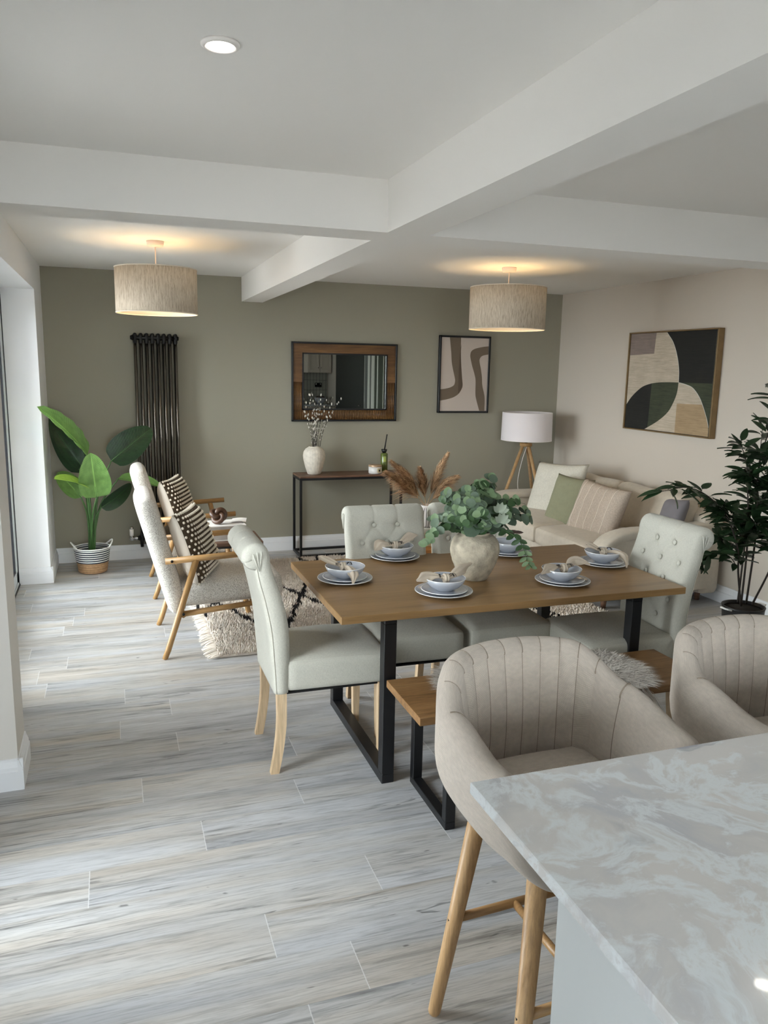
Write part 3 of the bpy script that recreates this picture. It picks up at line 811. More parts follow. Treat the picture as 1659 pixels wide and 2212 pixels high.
# ------------------------------------------------------------------ console table and what stands on it
ct = thing('console_table', 'slim console table with walnut top and black metal frame under the mirror', 'table', (1.51, 6.60, 0))
cw, cd, ch = 0.95, 0.29, 0.722
MB().bevbox((0, 0, ch - .017), (cw, cd, ch), .002, 1).build('tabletop', M['walnut'], ct)
b_ = .02
for z in (0.0, ch - .017 - b_):
    f = MB()
    for y in (0, cd - b_): f.box((b_, y, z), (cw - b_, y + b_, z + b_))
    for x in (0, cw - b_): f.box((x, b_, z), (x + b_, cd - b_, z + b_))
    f.build('frame', M['black'], ct)
for x in (0, cw - b_):
    for y in (0, cd - b_): MB().box((x, y, 0), (x + b_, y + b_, ch - .017)).build('leg', M['black'], ct)
wv = thing('ribbed_vase', 'chalky white ribbed vase holding willow branches on the console table', 'vase', (1.672, 6.745, ch))
mb = MB(); pf = [(.052, 0), (.060, .004), (.078, .06), (.094, .125), (.099, .165), (.094, .20), (.078, .225), (.058, .238), (.050, .243), (.049, .248), (.045, .248), (.044, .238), (.06, .22), (.05, .1), (.0, .02)]
n = 72; vs = []
for r, z in pf:
    for k in range(n):
        a = 2 * PI * k / n; rr = r + (.0012 * math.sin(a * 24) if .004 < z < .24 and r > .05 else 0); vs.append((rr * math.cos(a), rr * math.sin(a), z))
fs = [(i * n + k, i * n + (k + 1) % n, (i + 1) * n + (k + 1) % n, (i + 1) * n + k) for i in range(len(pf) - 1) for k in range(n)]
mb.add(vs, fs + [tuple(range(n))[::-1]]); mb.build('body', M['vasewhite'], wv)
wt = [(1.562, 1.313), (1.593, 1.356), (1.620, 1.425), (1.66, 1.418), (1.735, 1.42), (1.790, 1.406), (1.811, 1.34), (1.915, 1.389), (1.655, 1.195), (1.69, 1.29)]
for i, (x, z) in enumerate(wt):
    m = MB(); b0 = V((1.672 + (x - 1.672) * .12, 6.745 + R.uniform(-.02, .02), ch + .12)); e = V((x, 6.745 + R.uniform(-.06, .05), z))
    mid = b0.lerp(e, .5) + V((-(x - 1.69) * .22, 0, 0)); c = curve([b0, mid, e], 14)
    m.tube(c, [.003 - .0016 * k / 14 for k in range(15)], 6, 0)
    for k in range(5, 15):
        for q in range(2):
            if R.random() < .75:
                p = c[k] + V((R.uniform(-.003, .003), R.uniform(-.003, .003), R.uniform(-.01, .01))); s = R.uniform(.9, 1.2) * (1 if k > 8 else .6)
                m.ball(p + V((R.choice((-1, 1)) * .005, 0, 0)), (.0048 * s, .0048 * s, .0098 * s), 1, 2)
    wlab = ['low far left', 'second from the left', 'third from the left', 'upright left of centre', 'upright in the centre', 'upright right of centre', 'second from the right', 'outermost right, leaning', 'shortest, low on the left', 'short one in the middle'][i]
    tag(m.build('willow_branch', [M['twig'], M['catkin']]), 'willow branch with pale catkins in the ribbed vase, ' + wlab, 'branch', 'willow branches in the ribbed vase')
cj = thing('jar_candle', 'white glass candle with rose gold lid on the console table', 'candle', (2.226, 6.69, ch))
jr = MB().lathe([(.0, 0), (.055, 0), (.061, .006), (.061, .062), (.0, .062)], 40).build('jar', M['candle'], cj)
MB().lathe([(.0, .062), (.0605, .062), (.0615, .064), (.0615, .076), (.058, .079), (.0, .079)], 40).build('lid', M['candle_lid'], cj)
lb = MB(); lb.grid(lambda u, v: (.0618 * math.sin(.32 + (u - .5) * .62), -.0618 * math.cos(.32 + (u - .5) * .62), .012 + v * .04), 8, 1, 0)
lb.grid(lambda u, v: (.0624 * math.sin(.36 + (u - .5) * .28), -.0624 * math.cos(.36 + (u - .5) * .28), .022 + v * .018), 6, 1, 1)
lb.build('paper_label', [M['label_cream'], M['black']], jr)
df = thing('reed_diffuser', 'olive green bottle diffuser with black collar and reeds beside the candle', 'diffuser', (2.332, 6.755, ch))
bt = MB().lathe([(.0, 0), (.031, 0), (.033, .003), (.033, .168), (.028, .174), (.015, .178), (.0, .178)], 32).build('bottle', M['grasscloth'], df)
lb = MB(); lb.grid(lambda u, v: (.0336 * math.sin(-.15 + (u - .5) * .8), -.0336 * math.cos(-.15 + (u - .5) * .8), .098 + v * .05), 8, 1, 0); lb.build('paper_label', M['label_green'], bt)
MB().lathe([(.0, .176), (.014, .178), (.022, .190), (.028, .210), (.024, .211), (.0, .205)], 28).build('collar', M['black'], df)
r_ = MB()
for k in range(4): r_.tube([(.002 * k - .003, 0, .19), (.022 + .003 * k, .004 * k, .345)], .003, 6)
r_.build('reeds', M['black'], df)

# ------------------------------------------------------------------ floor lamp
FX, FY = 3.715, 6.62
fl = thing('floor_lamp', 'oak tripod floor lamp with white drum shade in the corner behind the sofa', 'lamp', (FX, FY, 0))
MB().grid(lambda u, v: ((.235 + .005 * (1 - v)) * math.cos(u * 2 * PI), (.235 + .005 * (1 - v)) * math.sin(u * 2 * PI), 1.012 + v * .262), 64, 2).grid(lambda u, v: ((.232 + .005 * (1 - v)) * math.cos(-u * 2 * PI), (.232 + .005 * (1 - v)) * math.sin(-u * 2 * PI), 1.013 + v * .26), 64, 2).build('lamp_shade', M['lampwhite'], fl)
rg = MB()
for rr, zz in ((.2395, 1.013), (.2345, 1.273)): rg.lathe([(rr + .001, zz - .002), (rr + .001, zz + .002), (rr - .004, zz + .002), (rr - .004, zz - .002)], 64, closed=True)
for k in range(3): rg.tube([(0, 0, 1.10), (.234 * math.cos(k * 2.1), .234 * math.sin(k * 2.1), 1.02)], .002, 6)
rg.build('shade_ring', M['white'], fl)
MB().lathe([(.0, .955), (.058, .955), (.058, .985), (.0, .985)], 32).build('hub', M['oakX'], fl)
MB().tube([(0, 0, .985), (0, 0, 1.03)], .016, 14).build('neck', M['walnut'], fl)
MB().tube([(0, 0, 1.03), (0, 0, 1.10)], .02, 14).build('lamp_holder', M['white'], fl)
for fx, fy in ((-.40, -.02), (.16, -.30), (.30, .22)):
    MB().tube([(fx, fy, 0), (fx * .09, fy * .09, .957)], [.0125, .0165], 14).build('leg', M['oak'], fl)
MB().tube(curve([(.0, -.02, .955), (-.05, -.03, .82), (-.085, -.03, .62), (-.06, -.03, .4), (-.09, -.03, .15), (-.02, .1, .006), (.1, .28, .006)], 40), .0028, 6).build('cable', M['white'], fl)

# ------------------------------------------------------------------ sofa
sf = thing('sofa', 'long oatmeal fabric sofa with scroll arms against the cream wall', 'sofa', (0, 0, 0))
sy0, sy1 = 4.46, 6.36
MB().soft((.92, sy1 - sy0 - .04, .22), .03, 10, lambda p: p + V((3.66, (sy0 + sy1) / 2, .20))).build('base', M['sofa'], sf)
sm_ = (sy0 + sy1) / 2
for a, b in ((sy0 + .13, sm_), (sm_, sy1 - .13)):
    def fn(p, a=a, b=b):
        h = b - a - .004; q = V((p.x + 3.50, p.y + (a + b) / 2, p.z + .372)); u = p.y / (h / 2); w = p.x / .37
        q.z += .03 * (1 - u * u) * (1 - w * w) if p.z > 0 else 0; return q
    MB().soft((.72, b - a - .004, .15), .045, 14, fn).build('seat_cushion', M['sofa'], sf)
MB().soft((.2, sy1 - sy0, .62), .06, 10, lambda p: V((p.x + 4.08, p.y + sm_, p.z + .37))).build('back_frame', M['sofa'], sf)
for a, b in ((sy0 + .12, sm_), (sm_, sy1 - .12)):
    def fn(p, a=a, b=b):
        h = b - a + .01; u = p.y / (h / 2); w = p.z / .21
        q = V((p.x, p.y, p.z)); q.x *= 1 + .25 * (1 - u * u) * (1 - w * w)
        q.z += -.022 * u * u + (.012 * math.sin(p.y * 9 + a) * max(0, w)); q.x += .006 * math.sin(p.y * 21 + p.z * 9)
        q = Matrix.Rotation(.24, 3, 'Y') @ q
        return q + V((3.93, (a + b) / 2, .575))
    MB().soft((.19, b - a + .01, .43), .075, 16, fn).build('back_cushion', M['sofa'], sf)
for yc, s in ((sy0 + .05, -1), (sy1 - .06, 1)):
    m = MB(); path = curve([(3.13, yc, .16), (3.10, yc, .30), (3.13, yc, .42), (3.22, yc, .515), (3.38, yc, .553), (3.65, yc, .555), (4.05, yc, .575)], 30)
    def arm(u, v, path=path, yc=yc):
        k = u * 30; i = min(int(k), 29); p = path[i].lerp(path[i + 1], k - i); t = (path[i + 1] - path[i]).normalized(); nn = V((-t.z, 0, t.x))
        if nn.z < -.2: nn = -nn
        a = v * 2 * PI; ca, sa = math.cos(a), math.sin(a); e = .6
        return p + V((0, 1, 0)) * .082 * math.copysign(abs(ca) ** e, ca) + V((nn.x, 0, nn.z)) * .036 * math.copysign(abs(sa) ** e, sa)
    m.grid(arm, 30, 20); m.add([arm(0, k / 20) for k in range(20)], [tuple(range(20))]); m.add([arm(1, k / 20) for k in range(20)], [tuple(range(20))])
    ao = m.build('arm', M['sofa'], sf)
    inner = MB(); top = [(p.x, p.z - .02) for p in path[6:]]
    for yy in (yc - .055, yc + .055): tess(inner, [(a, yy, b) for a, b in [(3.14, .12)] + top + [(4.05, .12)]], 0)
    inner.box((3.13, yc - .055, .12), (3.16, yc + .055, .40)); inner.build('side_panel', M['sofa'], sf)
    pp = MB()
    for d in (-.07, .07): pp.tube([(q + V((0, d, .022))) for q in path[8:]], .004, 6)
    pp.build('piping', M['sofa'], ao)
for x in (3.26, 4.08):
    for y in (sy0 + .12, sy1 - .12): MB().tube([(x, y, 0), (x, y, .10)], [.018, .026], 12).build('leg', M['walnut'], sf)


def pillow(w, h, t, n=22, pinch=.07, wr=0.0, seed=0):
    m = MB()
    for sg in (1, -1):
        def f(u, v, sg=sg):
            a, b = 2 * u - 1, 2 * v - 1
            x = w / 2 * a * (1 - pinch * (1 - b * b) * abs(a) ** 3); y = h / 2 * b * (1 - pinch * (1 - a * a) * abs(b) ** 3)
            z = t / 2 * max(0, (1 - a ** 4)) ** .55 * max(0, (1 - b ** 4)) ** .55
            z += wr * mnoise.noise(V((x * 14 + seed, y * 14, sg * 3))) * (1 - a ** 4) * (1 - b ** 4)
            return V((x, y, z * sg))
        m.grid((lambda u, v, f=f: f(u, v)) if sg > 0 else (lambda u, v, f=f: f(1 - u, v)), n, n, 0, uvf=lambda u, v: (u * w, v * h))
    return m


def orient(m, c, nrm, upv=(0, 0, 1), roll=0.0):
    """local z -> nrm, local y -> close to upv"""
    z = V(nrm).normalized(); x = V(upv).cross(z).normalized(); y = z.cross(x)
    mt = Matrix.Translation(V(c)) @ Matrix((x, y, z)).transposed().to_4x4() @ Matrix.Rotation(roll, 4, 'Z')
    return m.xf(mt), mt


def cushion_at(name, w, h, t, c, nrm, mat, label, roll=0.0, seed=0, edge=None, wr=.012):
    m, mt = orient(pillow(w, h, t, seed=seed, wr=wr), c, nrm, roll=roll)
    o = m.build(name, mat, weld=True); tag(o, label, 'cushion', 'scatter cushions on the sofa')
    return o, mt


cushion_at('scatter_cushion', .56, .52, .15, (3.63, 5.90, .635), (-1, -.30, .42), M['cushion_light'], 'large pale woven cushion at the far end of the sofa', .06, 1)
cushion_at('scatter_cushion', .40, .44, .12, (3.52, 5.52, .605), (-1, -.28, .38), M['cushion_green'], 'plain olive green cushion between two lighter sofa cushions', -.03, 2)
o, mt = cushion_at('scatter_cushion', .54, .46, .15, (3.50, 5.08, .60), (-1, -.12, .36), M['cushion_beige'], 'taupe cushion with thin cream stripes in the middle of the sofa', -.06, 3)
st = MB()
for k in (-.19, -.10, -.01, .08, .17):
    pts = []
    for j in range(19):
        b = -0.96 + 1.92 * j / 18; a = k / .27
        x = .27 * a * (1 - .07 * (1 - b * b) * abs(a) ** 3); y = .23 * b * (1 - .07 * (1 - a * a) * abs(b) ** 3); z = .075 * max(0, 1 - a ** 4) ** .55 * max(0, 1 - b ** 4) ** .55 + .012 * mnoise.noise(V((x * 14 + 3, y * 14, 3))) * (1 - a ** 4) * (1 - b ** 4)
        pts.append(mt @ V((x, y, z + .0006)))
    st.tube(pts, .0032, 5)
st.build('stripe_stitching', M['cream_thread'], o)
cushion_at('scatter_cushion', .26, .28, .10, (3.86, 4.66, .63), (-1, .1, .35), M['cushion_grey'], 'lilac grey cushion at the near end of the sofa behind the leafy branch', .05, 4)

# ------------------------------------------------------------------ shag rug
RX0, RX1, RY0, RY1 = .52, 3.2, 4.345, 6.49
rgt = thing('shag_rug', 'cream shag rug with black diamond lines and a tasselled edge', 'rug', (RX0, RY0, 0))
MB().bevbox((0, 0, 0.001), (RX1 - RX0, RY1 - RY0, .018), .006, 2).build('backing', M['rug'], rgt)


def tufts(region, spacing, h, r, lean, isblack, inside=None, seed=1):
    rs = np.random.RandomState(seed); x0, x1, y0, y1 = region
    gx, gy = np.meshgrid(np.arange(x0, x1, spacing), np.arange(y0, y1, spacing)); x = gx.ravel() + rs.uniform(-.5, .5, gx.size) * spacing; y = gy.ravel() + rs.uniform(-.5, .5, gx.size) * spacing
    if inside is not None: k = inside(x, y); x = x[k]; y = y[k]
    n = len(x); hh = h * rs.uniform(.7, 1.2, n); a = rs.uniform(0, 6.283, n); ln = lean * rs.uniform(.2, 1, n)
    b = isblack(x, y); vs = np.zeros((n, 7, 3)); 
    for k in range(3):
        an = a + k * 2.094
        vs[:, k, 0] = x + r * np.cos(an); vs[:, k, 1] = y + r * np.sin(an); vs[:, k, 2] = .012
        vs[:, k + 3, 0] = x + r * .8 * np.cos(an + .6) + ln * .5 * np.cos(a); vs[:, k + 3, 1] = y + r * .8 * np.sin(an + .6) + ln * .5 * np.sin(a); vs[:, k + 3, 2] = .012 + hh * .65
    vs[:, 6, 0] = x + ln * np.cos(a); vs[:, 6, 1] = y + ln * np.sin(a); vs[:, 6, 2] = .012 + hh
    return vs, b


def fast_mesh(name, vs, faces_per, mats, mi, parent=None, smooth=True):
    n, k, _ = vs.shape; me = bpy.data.meshes.new(name)
    loops = np.array([i for f in faces_per for i in f]); lens = np.array([len(f) for f in faces_per])
    allv = (loops[None, :] + (np.arange(n) * k)[:, None]).ravel(); alll = np.tile(lens, n); starts = np.concatenate([[0], np.cumsum(alll)[:-1]])
    me.vertices.add(n * k); me.vertices.foreach_set('co', vs.astype(np.float32).ravel())
    me.loops.add(len(allv)); me.loops.foreach_set('vertex_index', allv.astype(np.int32))
    me.polygons.add(len(alll)); me.polygons.foreach_set('loop_start', starts.astype(np.int32)); me.polygons.foreach_set('loop_total', alll.astype(np.int32))
    for m in mats: me.materials.append(m)
    me.polygons.foreach_set('material_index', np.repeat(np.asarray(mi, dtype=np.int32), len(faces_per)))
    me.polygons.foreach_set('use_smooth', np.ones(len(alll), dtype=bool) if smooth else np.zeros(len(alll), dtype=bool))
    me.update(calc_edges=True); me.validate(); o = bpy.data.objects.new(name, me); C.objects.link(o)
    if parent: o.parent = parent
    return o


TF = [(0, 1, 4, 3), (1, 2, 5, 4), (2, 0, 3, 5), (3, 4, 6), (4, 5, 6), (5, 3, 6)]


def blk(x, y):
    X = x + RX0; Yv = y + RY0; a = (Yv - 2.75 * X - 1.967) / 1.70; b = (Yv + 2.75 * X - 8.78) / 1.70
    wob = .012 * np.sin(x * 60) + .012 * np.sin(y * 47)
    return ((np.abs(a - np.round(a) + wob) < .030) | (np.abs(b - np.round(b) + wob) < .030)).astype(int)


v1, b1 = tufts((.004, 1.3, .004, RY1 - RY0 - .004), .0092, .030, .0040, .014, blk, seed=1)
v2, b2 = tufts((1.3, RX1 - RX0 - .004, .004, RY1 - RY0 - .004), .019, .026, .009, .014, blk, seed=2)
pile = fast_mesh('pile', np.concatenate([v1, v2]), TF, [M['rug'], M['rugblack']], np.concatenate([b1, b2]), rgt); pile['kind'] = 'stuff'
fr = MB(); y = 0.0
while y < RY1 - RY0:
    L = R.uniform(.05, .085); a = R.uniform(-.35, .1); z = R.uniform(.008, .022)
    fr.tube(curve([(.01, y, .016), (-L * .4, y + L * .4 * a, z), (-L, y + L * a + R.uniform(-.01, .01), R.uniform(.003, .01))], 4), [.0055, .0065, .006, .0045, .002], 5)
    y += .0085
fo = fr.build('fringe', M['rug'], rgt); fo['kind'] = 'stuff'

# ------------------------------------------------------------------ armchairs
def armchair(loc, label):
    t = thing('armchair', label, 'armchair', loc, 0, 'boucle armchairs with wooden arms')
    hw = .315
    for s in (-1, 1):
        y = s * hw
        MB().tube([(0, y, 0), (.02, y, .05), (.19, y, .575)], [.0155, .017, .0185], 16).build('leg', M['oakarm'], t)
        MB().tube([(.60, y, 0), (.58, y, .05), (.475, y, .58)], [.0155, .017, .0185], 16).build('leg', M['oakarm'], t)
        ar = MB().tube([(.02, y - s * .004, .572), (.585, y - s * .004, .598)], .0185, 18).build('armrest', M['oakarmX'], t)
        sc = MB().tube([(.055, y + s * .012, .574), (.055, y + s * .0165, .574)], .008, 12).tube([(.11, y + s * .012, .262), (.11, y + s * .0195, .262)], .008, 12); sc.build('screw_cap', M['irondark'], ar)
        MB().tube([(.10, y - s * .012, .255), (.53, y - s * .012, .292)], .0165, 14).build('side_rail', M['oakarmX'], t)
    MB().tube([(.11, -hw, .25), (.11, hw, .25)], .014, 12).tube([(.52, -hw, .285), (.52, hw, .285)], .014, 12).build('cross_rail', M['oakarm'], t)

    def seat(p):
        w = p.y / .285; u = p.x / .29
        z = p.z + .365 + (.018 * (1 - w * w) * (1 - u * u) if p.z > 0 else 0) + u * .012
        return V((p.x + .395 + (.008 if p.z < 0 else 0) * u, p.y, z))
    MB().soft((.60, .565, .145), .05, 14, seat).build('seat_cushion', M['boucle'], t)

    def back(p):
        w = p.y / .285
        q = V((p.x * (1 + .12 * (1 - w * w)), p.y, p.z)); q = Matrix.Rotation(-.262, 3, 'Y') @ q
        return q + V((.005, 0, .585))
    MB().soft((.105, .565, .70), .05, 14, back).build('backrest', M['boucle'], t)
    return t


M['oakarm'] = wood('golden_oak', col(190, 150, 98), col(172, 132, 82), col(146, 108, 62), 'Z', 1.0, .4)
M['oakarmX'] = wood('golden_oak_lengthwise', col(190, 150, 98), col(172, 132, 82), col(146, 108, 62), 'X', 1.0, .4)
a1 = armchair((.222, 4.735, 0), 'nearer cream boucle armchair with round wooden arms on the washed floor')
dup(a1, (.228, 5.965, 0), label='farther cream boucle armchair, beside the radiator')


def bobble(loc, rot, label):
    t = thing('bobble_cushion', label, 'cushion', loc, rot=rot, group='bobble cushions on the armchairs')
    m = pillow(.43, .43, .16, seed=5, wr=.008, pinch=.05)
    m.build('cover', M['cream_cotton'], t, weld=True)
    w = MB(); bb = MB(); N = 16

    def pt(a, b, d):
        x = .215 * a * (1 - .05 * (1 - b * b) * abs(a) ** 3); y = .215 * b * (1 - .05 * (1 - a * a) * abs(b) ** 3)
        return V((x, y, .08 * max(0, 1 - a ** 4) ** .55 * max(0, 1 - b ** 4) ** .55 + d))
    w.grid(lambda u, v: pt((2 * u - 1) * .985, (2 * v - 1) * .985, .004), 18, 18)
    w.build('woven_front', M['brown_weave'], t)
    for i in range(N):
        for j in range(N):
            a = (i + .5 * (j % 2)) / (N - 1) * 1.92 - .97; b = j / (N - 1) * 1.94 - .97
            if a > .99: continue
            p = pt(a, b, .006); bb.ball((p.x + R.uniform(-.001, .001), p.y, p.z), (.0070, .0082, .0075), 0, 2)
    bo = bb.build('bobbles', M['cream_thread'], t); bo['kind'] = 'stuff'
    return t


rotm = (Matrix.Rotation(math.radians(-20), 4, 'Z') @ Matrix.Rotation(math.radians(72), 4, 'Y') @ Matrix.Rotation(math.radians(90), 4, 'Z')).to_euler()
b_1 = bobble((.425, 4.66, .618), rotm, 'brown and cream bobble cushion on the nearer armchair')
dup(b_1, (.425, 5.92, .628), label='brown and cream bobble cushion on the farther armchair', rot=rotm)

# ------------------------------------------------------------------ side table, book, knot
sdt = thing('side_table', 'walnut topped side table with black metal frame between the armchairs', 'table', (.48, 5.23, 0))
MB().bevbox((0, 0, .452), (.46, .36, .478), .003, 1).build('tabletop', M['walnut'], sdt)
f = MB()
f.box((0, 0, 0), (.44, .02, .014)).box((0, .34, 0), (.44, .36, .014)).box((0, 0, 0), (.02, .36, .014)).box((.0, 0, .438), (.46, .02, .452)).box((0, .34, .438), (.46, .36, .452))
f.box((0, 0, .438), (.02, .36, .452)).box((.44, 0, .438), (.46, .36, .452)); f.build('frame', M['black'], sdt)
for y in (0, .34): MB().box((0, y, 0), (.02, y + .02, .44)).build('leg', M['black'], sdt)
bk = thing('hardback_book', 'thick white book lying on the walnut side table', 'book', (.695, 5.40, .479), .05)
MB().bevbox((-.135, -.11, 0), (.135, .11, .006), .001, 1).bevbox((-.135, -.11, .099), (.135, .11, .106), .001, 1).bevbox((-.14, -.11, 0), (-.131, .11, .106), .003, 2).build('cover', M['book'], bk)
MB().box((-.131, -.104, .006), (.128, .104, .099)).build('pages', M['pages'], bk)
b2k = thing('open_magazine', 'thin pale magazine on top of the thick white book', 'magazine', (.775, 5.43, .587), -.2)
mg = MB()
for s in (0, 1, 2): mg.grid(lambda u, v, s=s: (-.02 + u * .10, -.07 + v * .14, .0015 + s * .002 + .010 * math.sin(u * 2.6) * (1 - .2 * s)), 8, 1)
mg.build('pages', M['book'], b2k)


def trefoil():
    pts = []
    for k in range(120):
        a = k / 120 * 2 * PI
        # a (3,2)-like tight knot wound in three axes
        pts.append(V(((2 + math.cos(3 * a)) * math.cos(2 * a), (2 + math.cos(3 * a)) * math.sin(2 * a), 1.15 * math.sin(3 * a))) * .0165)
    return pts


kp = trefoil(); m = MB(); ring = []; N = len(kp); rr = .0165
T = [(kp[(i + 1) % N] - kp[i - 1]).normalized() for i in range(N)]
ref = V((0, 0, 1)); vs = []
for i in range(N + 1):
    t_ = T[i % N]; c_ = kp[i % N]; ref = V((c_.x, c_.y, 0)).normalized(); ref = (ref - t_ * ref.dot(t_)).normalized(); bn = t_.cross(ref)
    for k in range(14): a = 2 * PI * k / 14; vs.append(c_ + (ref * math.cos(a) + bn * math.sin(a)) * rr)
fs = [(i * 14 + k, i * 14 + (k + 1) % 14, (i + 1) * 14 + (k + 1) % 14, (i + 1) * 14 + k) for i in range(N) for k in range(14)]
m.add(vs, fs); m.xf(Matrix.Rotation(.95, 4, 'X') @ Matrix.Rotation(.4, 4, 'Z')); zmin = min(v[2] for v in m.v)
ko = m.build('knot_sculpture', M['knot']); ko.location = (.655, 5.37, .585 - zmin + .001); tag(ko, 'dark carved wooden knot ornament on the white book', 'ornament')

# ------------------------------------------------------------------ bird of paradise plant in basket
bp_ = thing('potted_plant', 'large leafed green plant in a striped rope and jute basket by the patio door', 'plant', (0, 0, 0))
bx, by = -.205, 6.56
prof = lambda z: .108 + .026 * min(1, z / .2)
m = MB(); 
m.lathe([(.0, .002), (.095, .002), (.104, .006)] + [(prof(z) + .003 * math.sin(z * 330), z) for z in [i * .003 for i in range(3, 31)]], 40, (bx, by, 0), 0)
m.build('jute_base', M['jute'], bp_)
for i in range(12):
    z = .094 + i * .0098; r = prof(z)
    pass
rw = MB(); rn = MB()
for i in range(13):
    z = .094 + i * .0088; r = prof(z) + .001
    ringp = [(bx + r * math.cos(a * PI / 24), by + r * math.sin(a * PI / 24), z) for a in range(49)]
    (rn if i % 2 == 0 else rw).tube(ringp, .0048 if i % 2 else .0043, 6, cap=False)
rw.build('white_rope', M['ropewhite'], bp_); rn.build('navy_rope', M['ropenavy'], bp_)
hn = MB()
for a0 in (PI * .05, PI * 1.05):
    r = prof(.2) + .003; pts = []
    for k in range(25):
        a = a0 - .62 + 1.24 * k / 24; z = .203 + .050 * math.sin(PI * k / 24) ** 1.3; q = r + .02 * math.sin(PI * k / 24); pts.append((bx + q * math.cos(a), by + q * math.sin(a), z))
    hn.tube(pts, .006, 8)
hn.tube([(bx + (prof(.2) + .002) * math.cos(a * PI / 24), by + (prof(.2) + .002) * math.sin(a * PI / 24), .205) for a in range(49)], .006, 8, cap=False)
hn.build('handle', M['ropewhite'], bp_)
MB().lathe([(.0, .165), (.124, .16)], 32, (bx, by, 0)).build('soil', M['soil'], bp_)


def bigleaf(b, t, w, nrm, mat, bow=.06, fold=.25, wb=.5, stemfrom=None, wave=0.0, sw=1.0):
    b, t = V(b), V(t); L = (t - b).length; x = (t - b) / L; nrm = V(nrm); nrm = (nrm - x * nrm.dot(x)).normalized(); y = nrm.cross(x)

    def f(u, v):
        q_ = u ** (wb + .25); ww = w * (max(0, 4 * q_ * (1 - q_)) ** .56)
        c = b + x * L * u + nrm * bow * math.sin(PI * u) * L
        s = (v - .5) * 2
        return c + y * ww * s * math.cos(fold * abs(s)) + nrm * (ww * math.sin(fold) * abs(s) ** 1.3 + wave * .006 * math.sin(u * 30 + s * 2) * abs(s))
    m = MB().grid(f, 22, 12, 0, uvf=lambda u, v: (u, v))
    lo = m.build('leaf', mat, bp_)
    st = stemfrom or (bx + R.uniform(-.02, .02), by + R.uniform(-.02, .02), .16)
    mid = V(st).lerp(b, .55) + V((0, 0, .05)); mid.x = bx + (b.x - bx) * .35
    k = MB().tube(curve([st, mid, b], 16), [.0105 - .0055 * i / 16 for i in range(17)], 8)
    k.tube([b + x * L * q + nrm * (bow * math.sin(PI * q) * L - .003) for q in (0, .25, .5, .75, .97)], [.005, .004, .003, .002, .001], 6)
    k.build('leaf_stem', M['stem'], bp_)


bigleaf((-.197, 6.42, .961), (-.512, 6.12, 1.345), .085, (.75, -.62, .35), M['bigleaf_lit'], .05, .55, .62, wave=1)
bigleaf((-.264, 6.62, .796), (-.452, 6.80, 1.275), .115, (.2, -.9, -.25), M['bigleaf'], .06, .3, .5)
bigleaf((-.24, 6.50, .85), (-.43, 6.58, 1.14), .075, (.1, -.9, .1), M['bigleaf'], .05, .35, .5)
bigleaf((-.031, 6.5, .903), (.288, 6.60, 1.150), .125, (-.1, -.95, .25), M['bigleaf'], .03, .22, .42)
bigleaf((-.148, 6.35, .64), (-.172, 6.22, 1.000), .122, (.05, -.96, .2), M['bigleaf_lit'], .05, .25, .40, wave=1)
bigleaf((-.215, 6.33, .72), (-.425, 6.10, .825), .072, (-.1, -.55, .80), M['bigleaf_lime'], .05, .35, .5)
bigleaf((-.262, 6.45, .626), (-.43, 6.60, .81), .082, (.05, -.85, .4), M['bigleaf_lit'], .05, .3, .5)
bigleaf((-.121, 6.5, .531), (.115, 6.62, .70), .075, (.35, -.85, -.25), M['bigleaf'], .06, .3, .5)
bigleaf((.02, 6.55, .758), (.340, 6.40, .70), .062, (.2, -.6, .75), M['bigleaf_lit'], .07, .35, .5)

# ------------------------------------------------------------------ coffee table, box, striped vase, pampas
cf = thing('coffee_table', 'honey oak coffee table behind the dining chairs', 'table', (2.08, 5.13, 0))
MB().bevbox((-.22, -.22, .385), (.22, .22, .42), .004, 1).build('tabletop', M['honey'], cf)
MB().box((-.20, -.20, .33), (.20, -.18, .385)).box((-.20, .18, .33), (.20, .20, .385)).box((-.20, -.18, .33), (-.18, .18, .385)).box((.18, -.18, .33), (.20, .18, .385)).build('apron', M['honey'], cf)
for x in (-.19, .19):
    for y in (-.19, .19): MB().bevbox((x - .02, y - .02, .04), (x + .02, y + .02, .385), .002, 1).build('leg', M['honey'], cf)
bxs = thing('gift_box', 'cream box with gold lettering under the striped vase', 'box', (2.085, 5.10, .421))
MB().bevbox((-.085, -.085, 0), (.085, .085, .10), .003, 1).build('box', M['label_cream'], bxs)
MB().bevbox((-.088, -.088, .10), (.088, .088, .13), .003, 1).build('lid', M['cushion_light'], bxs)
gl = MB()
for k in range(7): gl.box((-.066 + k * .02, -.0862, .03), (-.060 + k * .02, -.0852, .07)); gl.box((-.066 + k * .02, -.0862, .03 + (k % 3) * .015), (-.054 + k * .02, -.0852, .036 + (k % 3) * .015))
gl.build('gold_lettering', M['goldframe'], bxs)
sv = thing('striped_vase', 'small white vase with black vertical lines holding pampas grass', 'vase', (2.085, 5.10, .552))
pf = [(.05, 0), (.066, .01), (.082, .05), (.084, .08), (.074, .115), (.055, .14), (.046, .15), (.046, .157), (.040, .157), (.038, .14), (.06, .10), (.0, .02)]
MB().lathe(pf, 48).build('body', plain('matt_white_ceramic', col(222, 214, 208), .7), sv)
ln = MB()
for k in range(26):
    a = k * 2 * PI / 26; c = curve([((r + .0004) * math.cos(a), (r + .0004) * math.sin(a), z) for r, z in pf[:6]], 12); ln.tube(c, .0017, 4)
ln.build('painted_lines', M['napkinprint'], sv)


